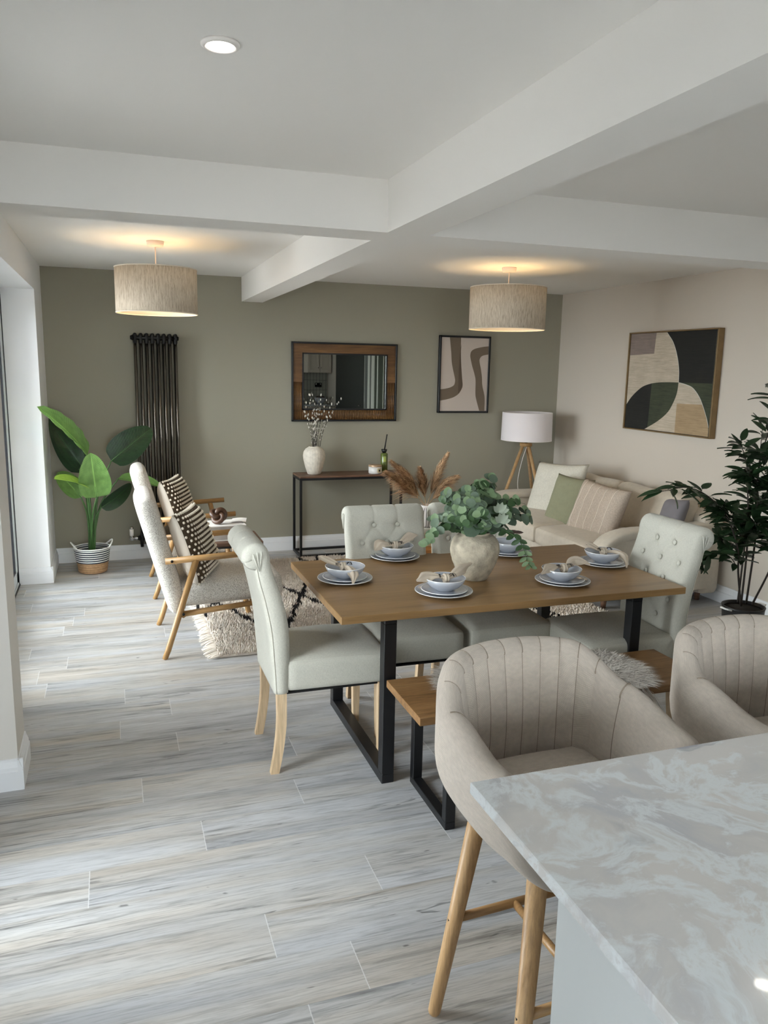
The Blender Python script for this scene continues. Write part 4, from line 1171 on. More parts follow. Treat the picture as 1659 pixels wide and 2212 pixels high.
def plume(b, e, L, n, seed, label, spread):
    rs = random.Random(seed); b, e = V(b), V(e); m = MB(); ax = curve([b, b.lerp(e, .5) + V((0, 0, .03)), e], 24)
    m.tube(ax, .0022, 5, 0)
    for k in range(n):
        u = .22 + .78 * rs.random() ** .9; p = ax[int(u * 24)]; t = (e - b).normalized()
        a = rs.uniform(0, 2 * PI); s = t.cross(V((0, 1, .1))).normalized(); q = s.cross(t); d = (s * math.cos(a) + q * math.sin(a))
        ll = L * rs.uniform(.5, 1.1) * (1.05 - .75 * u); spread_ = spread * (1 - .55 * u); w = rs.uniform(.0008, .0017)
        p1 = p + t * ll * .55 + d * ll * spread_ * .7; p2 = p + t * ll * .95 + d * ll * spread_ * 1.15 - V((0, 0, ll * .28)); sd = t.cross(d).normalized() * w
        m.add([p - sd, p + sd, p1 - sd * 1.5, p1 + sd * 1.5, p2], [(0, 1, 3, 2), (2, 3, 4)], rs.choice((0, 0, 1)))
    o = m.build('pampas_plume', [M['pampas'], M['pampas2']]); tag(o, label, 'dried grass', 'pampas plumes in the striped vase')


PB = (2.085, 5.10, .69)
for e, L, s, lab in (((1.77, 5.05, .945), .13, .55, 'dry pampas plume arching left over the console, lower of two'), ((1.84, 5.15, 1.005), .12, .5, 'dry pampas plume arching left, upper of two'),
                     ((2.02, 5.08, .965), .10, .55, 'short upright pampas plume in the middle of the vase'), ((2.235, 5.10, 1.06), .12, .42, 'tallest pampas plume leaning right'), ((2.29, 5.05, .90), .11, .55, 'low pampas plume leaning right beside the eucalyptus')):
    plume(PB, e, L * 1.7, 1100, int(L * 1000) + int(e[0] * 100), lab, s)

# ------------------------------------------------------------------ dining table and bench
TX0, TX1, TY0, TY1, TZ = .779, 2.357, 2.715, 3.605, .735
dt = thing('dining_table', 'oak dining table on black square metal frames', 'table', ((TX0 + TX1) / 2, (TY0 + TY1) / 2, 0))
w2, d2 = (TX1 - TX0) / 2, (TY1 - TY0) / 2
MB().bevbox((-w2, -d2, TZ - .030), (w2, d2, TZ), .0018, 1).build('tabletop', M['table'], dt)
for s in (-1, 1):
    x = s * (w2 - .215); f = MB(); z1 = TZ - .030; a = d2 - .045
    f.bevbox((x - .026, -a, 0), (x + .026, a, .02 + .02), .002, 1).bevbox((x - .026, -a, z1 - .03), (x + .026, a, z1), .002, 1)
    f.bevbox((x - .0258, -a + .0002, .0395), (x + .0258, -a + .05, z1 - .0295), .002, 1).bevbox((x - .0258, a - .05, .0395), (x + .0258, a - .0002, z1 - .0295), .002, 1)
    f.build('leg', M['black'], dt)
BX0, BX1, BY0, BY1, BZ = .975, 2.235, 2.385, 2.745, .452
bn = thing('dining_bench', 'oak bench on black metal legs, on the near side of the table', 'bench', ((BX0 + BX1) / 2, (BY0 + BY1) / 2, 0))
w2, d2 = (BX1 - BX0) / 2, (BY1 - BY0) / 2
MB().bevbox((-w2, -d2, BZ - .030), (w2, d2, BZ), .0015, 1).build('bench_top', M['dkoak'], bn)
for s in (-1, 1):
    x = s * (w2 - .13); f = MB(); a = d2 + .002; z1 = BZ - .030
    f.bevbox((x - .02, -a, 0), (x + .02, a, .03), .002, 1).bevbox((x - .02, -a + .02, z1 - .02), (x + .02, a - .02, z1), .002, 1)
    f.bevbox((x - .0198, -a + .0002, .0295), (x + .0198, -a + .035, z1), .002, 1).bevbox((x - .0198, a - .035, .0295), (x + .0198, a - .0002, z1), .002, 1)
    f.build('leg', M['black'], bn)

# sheepskin draped over the bench
rs = np.random.RandomState(5); n = 26000
qa, qb = rs.uniform(-1, 1, n), rs.uniform(-1, 1, n); th = np.arctan2(qb, qa); rr_ = np.hypot(qa, qb) * (1 - .16 * (np.abs(qa * qb)))
px = 1.56 + .40 * rr_ * np.cos(th) * (1 + .06 * np.sin(3 * th)); py = 2.49 + .235 * rr_ * np.sin(th)
pz = np.full(n, BZ + .012); ov = np.maximum(0, BY0 - .004 - py); pz -= ov * 1.0; py = np.where(ov > 0, BY0 - .012 - .02 * rs.uniform(0, 1, n), py); ov2 = np.maximum(0, py - BY1)
dirx = (px - 1.575) / .4 + rs.normal(0, .45, n); diry = (py - 2.52) / .215 + rs.normal(0, .45, n); nm = np.sqrt(dirx ** 2 + diry ** 2) + 1e-6; dirx /= nm; diry /= nm
L = rs.uniform(.045, .10, n); w_ = rs.uniform(.0012, .0026, n); vs = np.zeros((n, 5, 3)); sx, sy = -diry * w_, dirx * w_
dz = np.where(ov > 0, -.6, .5)
for k, (u, ww) in enumerate(((0, 1.2), (.5, 1.0))):
    for j, sg in enumerate((-1, 1)):
        vs[:, 2 * k + j, 0] = px + dirx * L * u + sg * sx * ww; vs[:, 2 * k + j, 1] = py + diry * L * u + sg * sy * ww; vs[:, 2 * k + j, 2] = pz + L * u * dz
vs[:, 4, 0] = px + dirx * L; vs[:, 4, 1] = py + diry * L; vs[:, 4, 2] = pz + L * np.where(ov > 0, -.9, .22)
sk = thing('sheepskin', 'silvery sheepskin throw draped over the bench', 'throw', (0, 0, 0))
fo = fast_mesh('fleece', vs, [(0, 1, 3, 2), (2, 3, 4)], [M['fur'], M['furdark']], (rs.uniform(0, 1, n) < .2).astype(int), sk); fo['kind'] = 'stuff'
hide = MB()
hide.grid(lambda u, v: (1.575 + .38 * v * math.cos(u * 2 * PI), max(BY0 - .002, 2.52 + .20 * v * math.sin(u * 2 * PI)), BZ + .003 + .008 * (1 - v * v)), 40, 6); hide.build('hide', M['fur'], sk)


# ------------------------------------------------------------------ dining chairs
def chair_back(W=.42):
    path = curve([(.022, 0, .350), (.020, 0, .48), (.012, 0, .62), (-.012, 0, .74), (-.038, 0, .83), (-.050, 0, .885), (-.050, 0, .922)], 60)
    cx, cz, r0 = -.078, .925, .026
    path = path[:-1] + [V((cx + r0 * math.cos(a), 0, cz + r0 * math.sin(a))) for a in [PI * 1.15 * k / 12 for k in range(13)]]
    n = len(path); S = [0]
    for i in range(1, n): S.append(S[-1] + (path[i] - path[i - 1]).length)
    tuft = []   # (s, y)
    for row, (z, ys) in enumerate(((.885, (-.062, .062)), (.80, (-.13, 0, .13)), (.715, (-.062, .062)), (.63, (-.13, 0, .13)), (.55, (-.062, .062)))):
        k = min(range(n), key=lambda i: abs(path[i].z - z) + (0 if i < 61 else 9)); tuft += [(S[k], y, k) for y in ys]
    m = MB(); rc = .024; per = []
    NF = 56
    for k in range(NF + 1): per.append((-(W / 2 - rc) + (W - 2 * rc) * k / NF, 1.0, True))
    for k in range(1, 6): a = PI / 2 - PI * k / 6; per.append((W / 2 - rc + rc * math.cos(a), math.sin(a), False))
    for k in range(13): per.append(((W / 2 - rc) - (W - 2 * rc) * k / 12, -1.0, False))
    for k in range(1, 6): a = -PI / 2 - PI * k / 6; per.append((-(W / 2 - rc) + rc * math.cos(a), math.sin(a), False))
    NP = len(per)

    def nrm(i):
        t = (path[min(i + 1, n - 1)] - path[max(i - 1, 0)]).normalized(); return V((t.z, 0, -t.x))
    th = lambda i: (.030 + .012 * math.sin(PI * min(1, S[i] / S[60])) if i <= 60 else .030)
    links = [(a, b) for a in tuft for b in tuft if a[0] != b[0] and abs(a[1] - b[1]) < .09 and 0 < a[0] - b[0] < .12]

    def pt(i, k):
        y, sgn, front = per[k]; q = th(i) * sgn
        if front:
            d = 0
            for (s, ty, _) in tuft:
                r2 = ((S[i] - s) ** 2 + (y - ty) ** 2); d += .017 * math.exp(-r2 / (2 * .015 ** 2))
            for a, b in links:
                ax, ay = b[0] - a[0], b[1] - a[1]; L2 = ax * ax + ay * ay; tt = max(0, min(1, ((S[i] - a[0]) * ax + (y - a[1]) * ay) / L2))
                dd = math.hypot(S[i] - a[0] - tt * ax, y - a[1] - tt * ay); d += .0035 * math.exp(-(dd / .006) ** 2)
            if S[i] > tuft[0][0]:
                for ty in (-.062, .062): d += .004 * math.exp(-((y - ty) / .006) ** 2)
            q -= min(d, .020)
        p = path[i] + nrm(i) * q; return V((p.x, y, p.z))
    vs = [pt(i, k) for i in range(n) for k in range(NP)]
    fs = [(i * NP + k, (i + 1) * NP + k, (i + 1) * NP + (k + 1) % NP, i * NP + (k + 1) % NP) for i in range(n - 1) for k in range(NP)]
    # inner filler rings at the ends of the section cap the roll
    fs += [tuple(range(NP)), tuple((n - 1) * NP + k for k in range(NP))[::-1]]
    m.add(vs, fs, 0, [(v.y, v.z) for v in vs])
    for s in (-1, 1):   # roll ends: padded discs with pleat ridges
        m.lathe([(.0, 0), (.03, 0), (.046, -.004), (.053, -.016)], 24); kk = len(m.v) - 24 * 4
        m.xf(Matrix.Translation((cx, s * (W / 2 - .002), cz)) @ Matrix.Rotation(-s * PI / 2, 4, 'X'), kk)
        for q in (-.5, -.15, .2):
            m.tube([(cx + .012, s * (W / 2 + .001), cz - .055), (cx + .012 + .045 * math.sin(q), s * (W / 2 + .002), cz - .055 + .07 * math.cos(q)), (cx + .012 + .052 * math.sin(q), s * (W / 2 - .012), cz - .045 + .085 * math.cos(q))], [.0015, .004, .0015], 6)
    btn = []
    for s, y, k in tuft:
        nn = nrm(k); p = path[k] + nn * (th(k) - .010); btn.append((V((p.x, y, p.z)), nn))
    seam = [MB().tube([path[i] + V((0, s * (W / 2 - .0065), 0)) - nrm(i) * (th(i) * .74) for i in range(0, 61, 2)], .0016, 5) for s in (-1, 1)]
    return m, btn, seam


def dining_chair(label):
    t = thing('dining_chair', label, 'chair', (0, 0, 0), 0, 'buttoned scroll back dining chairs')
    m, btn, seam = chair_back(); bo = m.build('backrest', M['linen'], t)
    for p, nn in btn:
        b = MB().ball((0, 0, 0), (.0125, .0125, .006), 0, 2); b.xf(Matrix.Translation(p) @ nn.to_track_quat('Z', 'Y').to_matrix().to_4x4()); b.build('button', M['linen'], bo)
    for q in seam: q.build('seam', M['cushion_light'], bo)

    def seat(p):
        u, w = p.x / .23, p.y / .21
        z = p.z + .42 + (.018 * (1 - u * u) * (1 - w * w) if p.z > 0 else 0) + (-.006 * max(0, u) if p.z > 0 else 0)
        return V((p.x + .265 + .004 * math.sin(w * 3), p.y * (1 + .03 * u), z))
    MB().soft((.46, .425, .142), .032, 14, seat).build('seat', M['linen'], t)
    MB().box((.04, -.195, .343), (.485, .195, .35)).build('seat_lining', M['velcro'], t)
    for y in (-.187, .187):
        r = MB(); path = curve([(.022, y, .352), (.022, y, .22), (.010, y, .10), (-.008, y, 0)], 12)
        vs = [];
        for i, p in enumerate(path):
            h = .020 - .0025 * i / 12
            for dx, dy in ((-h, -h * .85), (h, -h * .85), (h, h * .85), (-h, h * .85)): vs.append((p.x + dx, p.y + dy, p.z))
        fs = [(i * 4 + k, i * 4 + (k + 1) % 4, (i + 1) * 4 + (k + 1) % 4, (i + 1) * 4 + k) for i in range(12) for k in range(4)] + [(0, 1, 2, 3), (48, 51, 50, 49)]
        r.add(vs, fs, 0, None, False); r.build('leg', M['paleoak'], t)
        f = MB(); vs = []
        for z, h in ((.352, .020), (0, .0135)):
            for dx, dy in ((-1, -1), (1, -1), (1, 1), (-1, 1)): vs.append((.455 + dx * h, y + dy * h, z))
        f.add(vs, [(0, 1, 5, 4), (1, 2, 6, 5), (2, 3, 7, 6), (3, 0, 4, 7), (0, 3, 2, 1), (4, 5, 6, 7)], 0, None, False); f.build('leg', M['paleoak'], t)
    return t


d1 = dining_chair('sage cream dining chair seen side on at the left end of the oak table'); d1.location = (.58, 3.165, 0)
dup(d1, (1.272, 3.61, 0), -PI / 2, 'sage cream buttoned chair on the far side of the table, left of the eucalyptus')
dup(d1, (1.735, 3.61, 0), -PI / 2, 'sage cream chair behind the eucalyptus vase, mostly hidden')
dup(d1, (2.42, 2.985, 0), PI, 'sage cream buttoned chair at the right end of the table in front of the sofa')


# ------------------------------------------------------------------ bar stools
def stool(loc, label, rz=0):
    t = thing('bar_stool', label, 'bar stool', loc, rz, 'beige channel back bar stools')
    SEAMS = [math.radians(x) for x in (6.5, 19, 31, 42, 53, 72)]; m = MB(); NU, NV = 336, 40
    ss = lambda a, b, x: (lambda q: q * q * (3 - 2 * q))(max(0, min(1, (x - a) / (b - a))))

    def rimz(ph):     # ph 0 = middle of back, +-pi = front
        a = abs(ph); z = .988 - .012 * (a / .9) ** 2 if a < .9 else .976
        z = .986 - .014 * (min(a, .8) / .8) ** 2 - .070 * ss(.66, 1.2, a) - .040 * ss(1.15, 2.1, a) - .155 * ss(2.1, 2.55, a)
        return z

    def plan(ph, k=1.0):
        s, c = math.sin(ph), math.cos(ph); e = 2.6 if c > 0 else 2.6 + 1.6 * min(1, -c * 1.6)
        a, b = .272, (.285 if c > 0 else .25)
        r = (abs(s / a) ** e + abs(c / b) ** e) ** (-1 / e); return r * s * k, r * c * k

    def f(u, v):
        ph = (u - .5) * 2 * PI; zr = rimz(ph)
        px_, py_ = plan(ph, 1.0); Lr = math.hypot(px_, py_); rr = .031
        g = 0
        if abs(ph) < 1.35:
            for sa_ in SEAMS: g = max(g, math.exp(-((abs(ph) - sa_) / .020) ** 2), .5 * math.exp(-((abs(ph) - sa_) / .055) ** 2))
        if v < .42:      # outside, bottom -> rim
            q = v / .42; z = .612 + (zr - rr - .612) * q ** 1.12
            k = .46 + .54 * math.sin(PI / 2 * min(1, q / .62)) ** .72
            x, y = plan(ph, k)
        elif v < .62:    # rounded rim
            a = (v - .42) / .20 * PI; w_ = max(0, -math.cos(a)) * .5 + .5 * math.sin(a) if a > .9 else 0
            d = rr - rr * math.cos(a) - .006 * g * w_; z = zr - rr + (rr - .004 * g * w_) * math.sin(a)
            x, y = plan(ph, 1 - d / Lr)
        else:            # inside, rim -> seat
            q = (v - .62) / .38; z = zr - rr - (zr - rr - .655) * q; d = 2 * rr + .016 * math.sin(PI * min(1, q * .9)) + .012 * q - .007 * g
            x, y = plan(ph, 1 - d / Lr)
        return V((x, y, z))
    m.grid(f, NU, NV, 0, uvf=lambda u, v: (u * 1.5, v * 1.1))
    m.add([f(k / 60, 0) for k in range(60)], [tuple(range(60))], 0)
    so = m.build('shell', M['weave'], t, weld=True)
    seam = MB()
    for sa_ in SEAMS:
        for s in (-1, 1): seam.tube([f(.5 + s * sa_ / (2 * PI), .50 + .47 * k / 50) for k in range(51)], .0013 if sa_ < 1.2 else .0024, 5)
    seam.build('piping', M['seamline'], so)

    def cush(p):
        a = math.hypot(p.x / .20, p.y / .20); return V((p.x, p.y - .005, p.z + .672 + .012 * (1 - min(1, a) ** 2)))
    MB().soft((.385, .385, .075), .036, 14, cush).build('seat', M['weave'], t)
    MB().lathe([(.0, .592), (.11, .592), (.125, .612), (.0, .615)], 32).build('underseat_plate', M['black'], t)
    for sx in (-1, 1):
        for sy in (-1, 1):
            MB().tube([(sx * .207, sy * .195, 0.004), (sx * .206, sy * .194, .012), (sx * .131, sy * .126, .635)], [.0135, .0165, .0235], 18).build('leg', M['oak'], t)
    P = lambda sx, sy, z: V((sx * (.207 - .072 * z / .6), sy * (.195 - .065 * z / .6), z))
    st = MB()
    for sy in (-1, 1): st.tube([P(-1, sy, .295), P(1, sy, .295)], .0115, 12)
    st.tube([(P(-1, 1, .295) + P(1, 1, .295)) / 2, (P(-1, -1, .295) + P(1, -1, .295)) / 2], .0105, 12); st.build('stretcher', M['oakX'], t)
    for sy in (-1, 1):
        for sx in (-1, 1): MB().ball(P(sx, sy, .295) + V((sx * .017, 0, 0)), (.004, .006, .006), 0, 1).build('screw', M['irondark'], t)
    return t


s1 = stool((.945, 1.445, 0), 'beige channel back bar stool at the corner of the stone worktop', .05)
dup(s1, (1.63, 1.445, 0), .03, 'second beige bar stool, cut off by the right edge of the view')

# ------------------------------------------------------------------ island
tag(MB().bevbox((.575, -1.25, .914), (3.1, 1.163, .936), .0015, 1).build('island_worktop', M['marble']), 'veined grey stone worktop of the kitchen island in the foreground', 'worktop')
isl = thing('island_cabinet', 'pale grey island cabinet under the stone worktop', 'cabinet', (1.9, -.15, 0))
MB().box((-1.27, -1.05, 0), (1.15, 1.07, .9135)).build('body', M['base_panel'], isl)
MB().bevbox((-1.285, -1.05, 0), (-1.27, 1.075, .913), .001, 1).build('end_panel', M['base_panel'], isl)

# ------------------------------------------------------------------ table vase with eucalyptus
VX, VY = 1.508, 3.10
tv = thing('stone_vase', 'round rough stone vase in the middle of the dining table', 'vase', (VX, VY, TZ))
pf = [(.0, .0), (.052, .0), (.060, .004), (.078, .035), (.096, .075), (.108, .115), (.110, .145), (.102, .175), (.084, .197), (.066, .208), (.068, .216), (.060, .217), (.056, .205), (.08, .17), (.05, .06), (.0, .03)]
n = 96; mb = MB(); c = curve([(r, 0, z) for r, z in pf[1:13]], 44); vs = []
for p in c:
    for k in range(n):
        a = 2 * PI * k / n; q = V((p.x * math.cos(a), p.x * math.sin(a), p.z)); d = .0018 * mnoise.noise(q * 55) + .0012 * mnoise.noise(q * 140); vs.append(((p.x + d) * math.cos(a), (p.x + d) * math.sin(a), p.z))
m_ = len(c); mb.add(vs, [(i * n + k, i * n + (k + 1) % n, (i + 1) * n + (k + 1) % n, (i + 1) * n + k) for i in range(m_ - 1) for k in range(n)] + [tuple(range(n))[::-1]])
mb.build('body', M['concrete'], tv)
eu = thing('eucalyptus_bouquet', 'full bouquet of round eucalyptus leaves in the stone vase', 'foliage', (VX, VY, TZ + .2))
fo = MB(); st = MB(); R2 = random.Random(11)


def disc(mb, c, nrm, up_, w, l, mi, cup=.18):
    nrm = V(nrm).normalized(); up_ = V(up_); up_ = (up_ - nrm * up_.dot(nrm)).normalized(); sd = nrm.cross(up_); c = V(c)
    vs = [c + nrm * (-.0 * w)]; N = 12
    for ring, rr in ((1, .55), (2, 1.0)):
        for k in range(N):
            a = 2 * PI * k / N; x = math.sin(a) * w * rr; y = (math.cos(a) * rr) * l
            tip = .10 * l if k == 0 and ring == 2 else 0
            vs.append(c + sd * x + up_ * (y + tip) + nrm * cup * abs(x) * (rr))
    fs = [(0, 1 + k, 1 + (k + 1) % N) for k in range(N)] + [(1 + k, 1 + N + k, 1 + N + (k + 1) % N, 1 + (k + 1) % N) for k in range(N)]
    mb.add(vs, fs, mi)


camloc = V((0, 0, 1.6588)) - V((VX, VY, TZ + .2))
ends = []
for k in range(54):
    a = R2.uniform(0, 2 * PI); el = R2.uniform(.12, 1.45); rr_ = R2.uniform(.8, 1.0)
    ends.append((V((math.cos(a) * math.cos(el) * .20, math.sin(a) * math.cos(el) * .17, .045 + math.sin(el) * .185)) * rr_))
ends += [V((-.215, -.03, .02)), V((-.19, .02, .07)), V((.27, .05, .085)), V((.25, -.02, .06)), V((.16, -.06, .16)), V((.07, .0, .25)), V((-.12, -.05, .17)), V((.22, .04, .13)), V((-.14, .0, .19))]
for e in ends:
    base = V((R2.uniform(-.03, .03), R2.uniform(-.03, .03), -.03)); mid = base.lerp(e, .5) + V((0, 0, .05))
    c = curve([base, mid, e], 14); st.tube(c, [.0022 - .0012 * i / 14 for i in range(15)], 5)
    mi = R2.choice((0, 0, 0, 1, 1, 2)); big = R2.uniform(.8, 1.15)
    for i in range(4, 15, 2):
        if c[i].z < .0: continue
        t_ = (c[min(i + 1, 14)] - c[i - 1]).normalized()
        for s in (-1, 1):
            out = V((c[i].x, c[i].y, .05)).normalized(); side = t_.cross(V((R2.uniform(-.4, .4), R2.uniform(-.4, .4), 1))).normalized() * s
            sz = (.039 - .0013 * i) * big * R2.uniform(.8, 1.1); p = c[i] + side * sz * .9 + out * .006
            nn = (out * .7 + V((-.25, -.55, .45)) + V((R2.uniform(-.5, .5), R2.uniform(-.5, .5), R2.uniform(-.5, .5)))).normalized()
            disc(fo, p, nn, side + t_ * .3, sz * .92, sz, mi if R2.random() < .8 else R2.choice((0, 1, 2)), R2.uniform(.05, .3))
    disc(fo, e + V((0, 0, .01)), (e + V((-.3, -.6, .3))).normalized(), V((0, 0, 1)) + e, .017 * big, .02 * big, 2, .2)
# trailing stem on the right
tr = curve([(.05, -.02, .02), (.10, -.05, .03), (.155, -.09, .0), (.19, -.10, -.05), (.20, -.115, -.10), (.225, -.12, -.135)], 30)
st.tube(tr, .0016, 5)
for i in range(5, 31, 3):
    t_ = (tr[min(i + 1, 30)] - tr[i - 1]).normalized()
    for s in (-1, 1):
        side = V((s, 0, -.35)); sz = .026 - .0003 * i; p = tr[i] + side * sz * .8
        disc(fo, p, V((-.2, -.85, .35)) + V((R2.uniform(-.3, .3), 0, R2.uniform(-.3, .3))), side + V((0, 0, -.2)), sz * .52, sz * .95, 1 if i < 18 else 2, .25)
for p in ((-.235, -.05, .0), (-.26, -.055, -.005), (-.245, -.06, .02), (-.275, -.06, -.012)): disc(fo, p, (-.2, -.9, .3), (-1, 0, .2), .016, .02, 2, .2)
fo.build('leaves', [M['leaf1'], M['leaf2'], M['leaf3']], eu); st.build('stems', M['stem'], eu)
lm = MB()
for cx_, cz_ in ((.035, .13), (.045, .085)):
    for k in range(5):
        a = -.9 + k * .55; b = V((cx_ - .01, -.165, cz_)); lm.leaf(b, b + V((math.sin(a) * .045, -.008, math.cos(a) * .05)), .0115, (0, -1, .25), 0, 5, .25, -.1)
lm.build('silver_leaves', M['lamb'], eu)
bl = MB(); b = V((.13, -.06, .02)); bl.leaf(b, b + V((.05, -.01, 0)), .009, (0, -.8, .5), 0, 5, .2, .1); bl.leaf(b + V((.02, 0, -.002)), b + V((.075, -.01, -.004)), .008, (0, -.8, .5), 0, 5, .2, .1); bl.build('brown_leaves', M['brownleaf'], eu)

# ------------------------------------------------------------------ place settings
def plate_prof(r, h): return [(.0, .004), (r * .55, .004), (r * .60, .0), (r * .66, .002), (r * .92, h * .75), (r, h), (r + .001, h + .002), (r - .003, h + .003), (r * .9, h * .9), (r * .66, .007), (.0, .006)]


def crockery(name, prof, rim, label, grp, loc, cat):
    t = thing(name, label, cat, loc, 0, grp)
    MB().lathe(prof, 56).build('body', M['china'], t)
    MB().lathe([(rim[0] - .0022, rim[1]), (rim[0] - .0012, rim[1] + .0016), (rim[0] + .0008, rim[1] + .0012), (rim[0] + .0012, rim[1] - .0012), (rim[0] - .001, rim[1] - .001)], 56, closed=True).build('rim', M['chinarim'], t)
    return t


def bowl_prof(r, h): return [(.0, .0), (r * .42, .0), (r * .45, .004), (r * .72, h * .30), (r * .92, h * .68), (r, h), (r - .003, h + .001), (r * .88, h * .68), (r * .68, h * .33), (r * .4, .010), (.0, .007)]


WH = ['at the left end of the table', 'left of the vase, far side', 'near the bench, left', 'near the bench, right', 'at the right end of the table', 'half hidden behind the vase']
PL = [(.938, 3.215), (1.290, 3.545), (1.282, 2.915), (1.863, 2.930), (2.238, 3.172), (1.885, 3.49)]
dp = crockery('dinner_plate', plate_prof(.121, .014), (.121, .0155), 'large grey dinner plate ' + WH[0], 'pale grey dinner plates', (PL[0][0], PL[0][1], TZ), 'plate')
sp = crockery('side_plate', plate_prof(.098, .012), (.098, .0135), 'smaller grey plate on a larger one ' + WH[0], 'pale grey side plates', (PL[0][0], PL[0][1], TZ + .0075), 'plate')
bw = crockery('bowl', bowl_prof(.088, .052), (.0875, .0525), 'pale grey bowl on two plates ' + WH[0], 'pale grey bowls', (PL[0][0], PL[0][1], TZ + .0145), 'bowl')
OF = [(0, 0), (.004, .002), (.005, .004), (-.006, .002), (.0, .004), (0, 0)]
for i in range(1, 6):
    x, y = PL[i]; dup(dp, (x, y, TZ), label='large grey dinner plate ' + WH[i]); dup(sp, (x + OF[i][0] * .5, y, TZ + .0075), label='smaller grey plate on a larger one ' + WH[i])
    dup(bw, (x + OF[i][0], y + OF[i][1], TZ + .0145), label='pale grey bowl on two plates ' + WH[i])


def ribbon(m, pts, widths, nrms, folds, seed, mi=0):
    c = curve(pts, 28); n = len(c); rs = random.Random(seed); ph = rs.uniform(0, 6)

    def ip(arr, u):
        k = u * (len(arr) - 1); i = min(int(k), len(arr) - 2); f = k - i
        return arr[i] * (1 - f) + arr[i + 1] * f if not isinstance(arr[0], V) else arr[i].lerp(arr[i + 1], f)
    nr = [V(q) for q in nrms]

    def f(u, v, off=0):
        i = min(int(u * 28), 27); p = c[i].lerp(c[i + 1], u * 28 - i) if u < 1 else c[28]
        t = (c[min(i + 1, 28)] - c[max(i - 1, 0)]).normalized(); nn = ip(nr, u); nn = (nn - t * nn.dot(t)).normalized(); s = t.cross(nn); w = ip(widths, u); a = (v - .5) * 2
        wav = ip(folds, u) * (math.cos(a * 7 + ph) * .55 + math.cos(a * 3.1 + ph + u * 3) * .45)
        return p + s * w * a + nn * (wav - abs(a) ** 1.5 * w * .25 + off)
    m.grid(lambda u, v: f(u, v), 28, 14, mi); m.grid(lambda u, v: f(u, 1 - v, -.0016), 28, 14, mi)


def napkin(x, y, ang, wings, seed, label, kz=.0):
    """a linen napkin tied in a knot; wings: list of (points relative to the knot, end width, normal at end)"""
    t = thing('knotted_napkin', label, 'napkin', (x, y, TZ + .068), ang, 'knotted linen napkins')
    m = MB()
    for k, (pts, w, nn) in enumerate(wings):
        ribbon(m, [(0, 0, kz)] + pts, [.010, .015, w * .9, w, w * .45, .004], [(0, -.3, 1), (0, -.4, .9), nn, nn], [.003, .004, .0035, .002, .001], seed + k)
    m.build('cloth', M['napkin'], t)
    kn = MB()
    for q, (ax, r1) in enumerate(((0, .017), (.5, .0155), (-.55, .016))):
        cc = [V((math.cos(a) * .011 * math.sin(ax), math.cos(a) * r1, math.sin(a) * r1 * .85)) for a in [k * 2 * PI / 20 for k in range(21)]]
        cc = [Matrix.Rotation(ax, 3, 'Z') @ p + V((q * .007 - .007, 0, kz)) for p in cc]
        kn.tube(cc, .0062, 8, cap=False)
    kn.ball((0, 0, kz), (.016, .013, .012), 0, 2); kn.build('knot', M['napkin'], t)
    pr_ = MB(); rs = random.Random(seed)
    for q in (0, 2, 4, 6, 1, 3, 5, 7):
        if q == 1: pr_.build('printed_lines', M['napkinprint'], t); pr_ = MB()
        s = -1 if q % 2 else 1; x0 = s * rs.uniform(.012, .028); pts = [(x0 + s * .012 * math.sin(a * .6), math.cos(a) * .0178, kz + math.sin(a) * .0165 + .001) for a in [.25 + k * .24 for k in range(11)]]
        pr_.tube(pts, .0011, 4)
    pr_.build('printed_lines', M['napkinprint'], t)


napkin(PL[0][0] - .012, PL[0][1] - .012, 0, [([(-.03, .03, .012), (-.06, .07, .025), (-.075, .10, .03), (-.085, .12, .022)], .026, V((.3, -.6, .7))), ([(.012, -.035, .008), (.022, -.075, -.006), (.020, -.095, -.028), (.012, -.108, -.052)], .026, V((.1, -.8, .5)))], 21, 'beige napkin, one end over the bowl, ' + WH[0])
napkin(PL[1][0] + .0, PL[1][1] - .005, 0, [([(-.035, .0, .012), (-.075, -.01, .02), (-.105, -.025, -.002), (-.12, -.035, -.012)], .03, V((-.1, -.8, .6))), ([(.04, .01, .015), (.08, .03, .032), (.11, .04, .036), (.135, .05, .034)], .026, V((0, -.8, .6)))], 31, 'beige napkin spread sideways in bowl ' + WH[1])
napkin(PL[2][0] + .005, PL[2][1] - .01, 0, [([(-.035, .01, .012), (-.07, .015, .015), (-.11, .0, .006), (-.135, -.005, .0)], .028, V((0, -.7, .7))), ([(.035, .01, .012), (.08, .04, .022), (.12, .07, .028), (.165, .10, .03)], .026, V((-.1, -.8, .6)))], 41, 'beige napkin with pointed ends in bowl ' + WH[2])
napkin(PL[3][0] + .0, PL[3][1] - .008, 0, [([(-.035, .005, .012), (-.07, -.005, .015), (-.11, -.03, .004), (-.14, -.045, -.004)], .024, V((0, -.7, .7))), ([(.035, .015, .014), (.07, .03, .026), (.11, .02, .02), (.14, .01, .006)], .026, V((.1, -.8, .6)))], 51, 'beige napkin with drooping ends in bowl ' + WH[3])
napkin(PL[4][0] - .005, PL[4][1] - .01, 0, [([(-.02, .02, .012), (-.04, .045, .026), (-.055, .06, .03), (-.06, .07, .022)], .022, V((0, -.7, .7))), ([(.035, -.03, .008), (.06, -.075, .0), (.065, -.095, -.03), (.06, -.105, -.06)], .022, V((.1, -.85, .4)))], 61, 'beige napkin hanging over the bowl ' + WH[4])

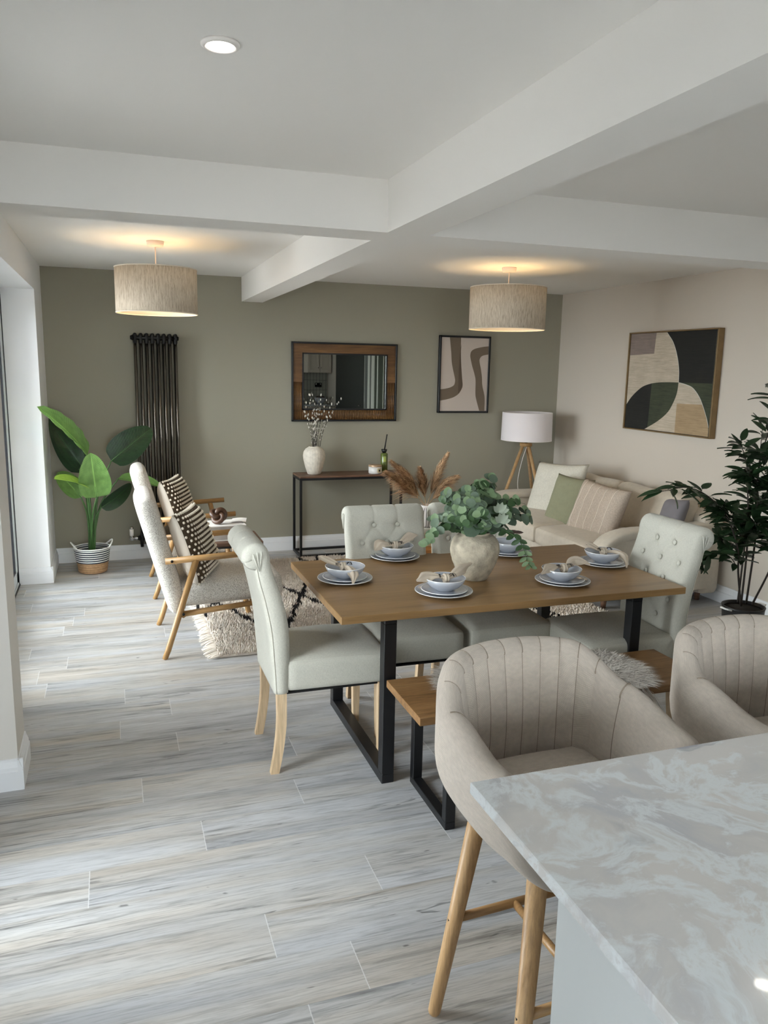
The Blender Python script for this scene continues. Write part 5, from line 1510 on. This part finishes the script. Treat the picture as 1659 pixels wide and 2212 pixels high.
# ------------------------------------------------------------------ tall leafy plant on the right
pl = thing('potted_tree', 'tall dark leafy artificial tree in a black pot by the cream wall', 'plant', (3.76, 3.80, 0))
MB().lathe([(.0, .0), (.10, .0), (.112, .01), (.128, .20), (.132, .212), (.122, .212), (.120, .195), (.0, .19)], 40).build('pot', M['blackpot'], pl)
MB().lathe([(.0, .197), (.119, .195)], 24).build('soil', M['soil'], pl)
hd_ = MB()
for s in (-1, 1): hd_.tube([(s * .128, -.04, .2), (s * .16, -.02, .208), (s * .16, .02, .208), (s * .128, .04, .2)], .006, 8)
hd_.build('handle', M['ropewhite'], pl)
R3 = random.Random(3); tw = MB(); lf = MB()
ox, oy = 3.76, 3.80
stems = [[(-.05, -.03, .22), (-.10, -.03, .45), (-.13, -.04, .60), (-.22, -.02, .80), (-.36, 0, .93), (-.52, 0, .99), (-.68, 0, .975)],
         [(-.02, .0, .22), (-.02, .0, .6), (-.06, .0, .95), (-.10, .0, 1.15), (-.16, .0, 1.25)],
         [(.02, .0, .22), (.06, .02, .7), (.05, .04, 1.1), (.08, .0, 1.45), (.04, .0, 1.6)],
         [(.05, -.02, .22), (.14, -.06, .5), (.22, -.1, .9), (.25, -.1, 1.3), (.2, -.1, 1.55)],
         [(.0, .05, .22), (.10, .14, .6), (.18, .18, 1.0), (.2, .2, 1.35)],
         [(-.10, -.035, .46), (-.20, -.04, .56), (-.34, -.03, .575), (-.46, -.02, .52), (-.53, -.0, .44)],
         [(-.04, .0, .62), (-.14, .01, .75), (-.2, .0, .82), (-.26, .0, .86)], [(-.04, .0, .8), (.06, -.03, .95), (.0, -.05, 1.15), (-.05, -.05, 1.2)], [(.04, .02, .6), (-.02, -.06, .72), (-.1, -.1, .78)], [(.14, -.06, .5), (.1, -.12, .7), (.04, -.14, .86)],
         [(-.03, .0, .5), (-.12, .05, .62), (-.22, .06, .66)], [(.03, .0, .9), (-.05, -.05, 1.02), (-.12, -.05, 1.06)], [(.2, -.1, .8), (.1, -.15, 1.0), (.05, -.15, 1.1)]]
for si, s in enumerate(stems):
    c = curve(s, 30); thick = .007 if si < 5 else .0028
    tw.tube(c, [thick * (1 - .75 * i / 30) for i in range(31)], 7)
    st_ = 12 if si == 0 else (10 if si in (1, 2, 3, 4) else 3)
    for i in range(st_, 31, 1):
        if si in (2, 3, 4) and R3.random() < .15: continue
        t_ = (c[min(i + 1, 30)] - c[max(0, i - 1)]).normalized(); up2 = V((0, 0, 1))
        for k in range(2 if si in (0, 5) else 2):
            a = R3.uniform(0, 2 * PI); L = R3.uniform(.09, .145); d = (t_ * .55 + V((math.cos(a), math.sin(a) * .7, R3.uniform(-.5, .35)))).normalized()
            if c[i].x + ox + d.x * .12 > 4.17: d.x = -abs(d.x)
            b0 = c[i] + d * .02; tw.tube([c[i], b0], .001, 4)
            lf.leaf(b0, b0 + d * L, R3.uniform(.017, .025), up2 + V((R3.uniform(-.5, .5), -.4, 0)), 0, 6, .25, R3.uniform(.1, .35), .8)
for b0 in (c[-1],): pass
tw.build('branches', M['bark'], pl); lf.build('leaves', M['darkleaf'], pl)
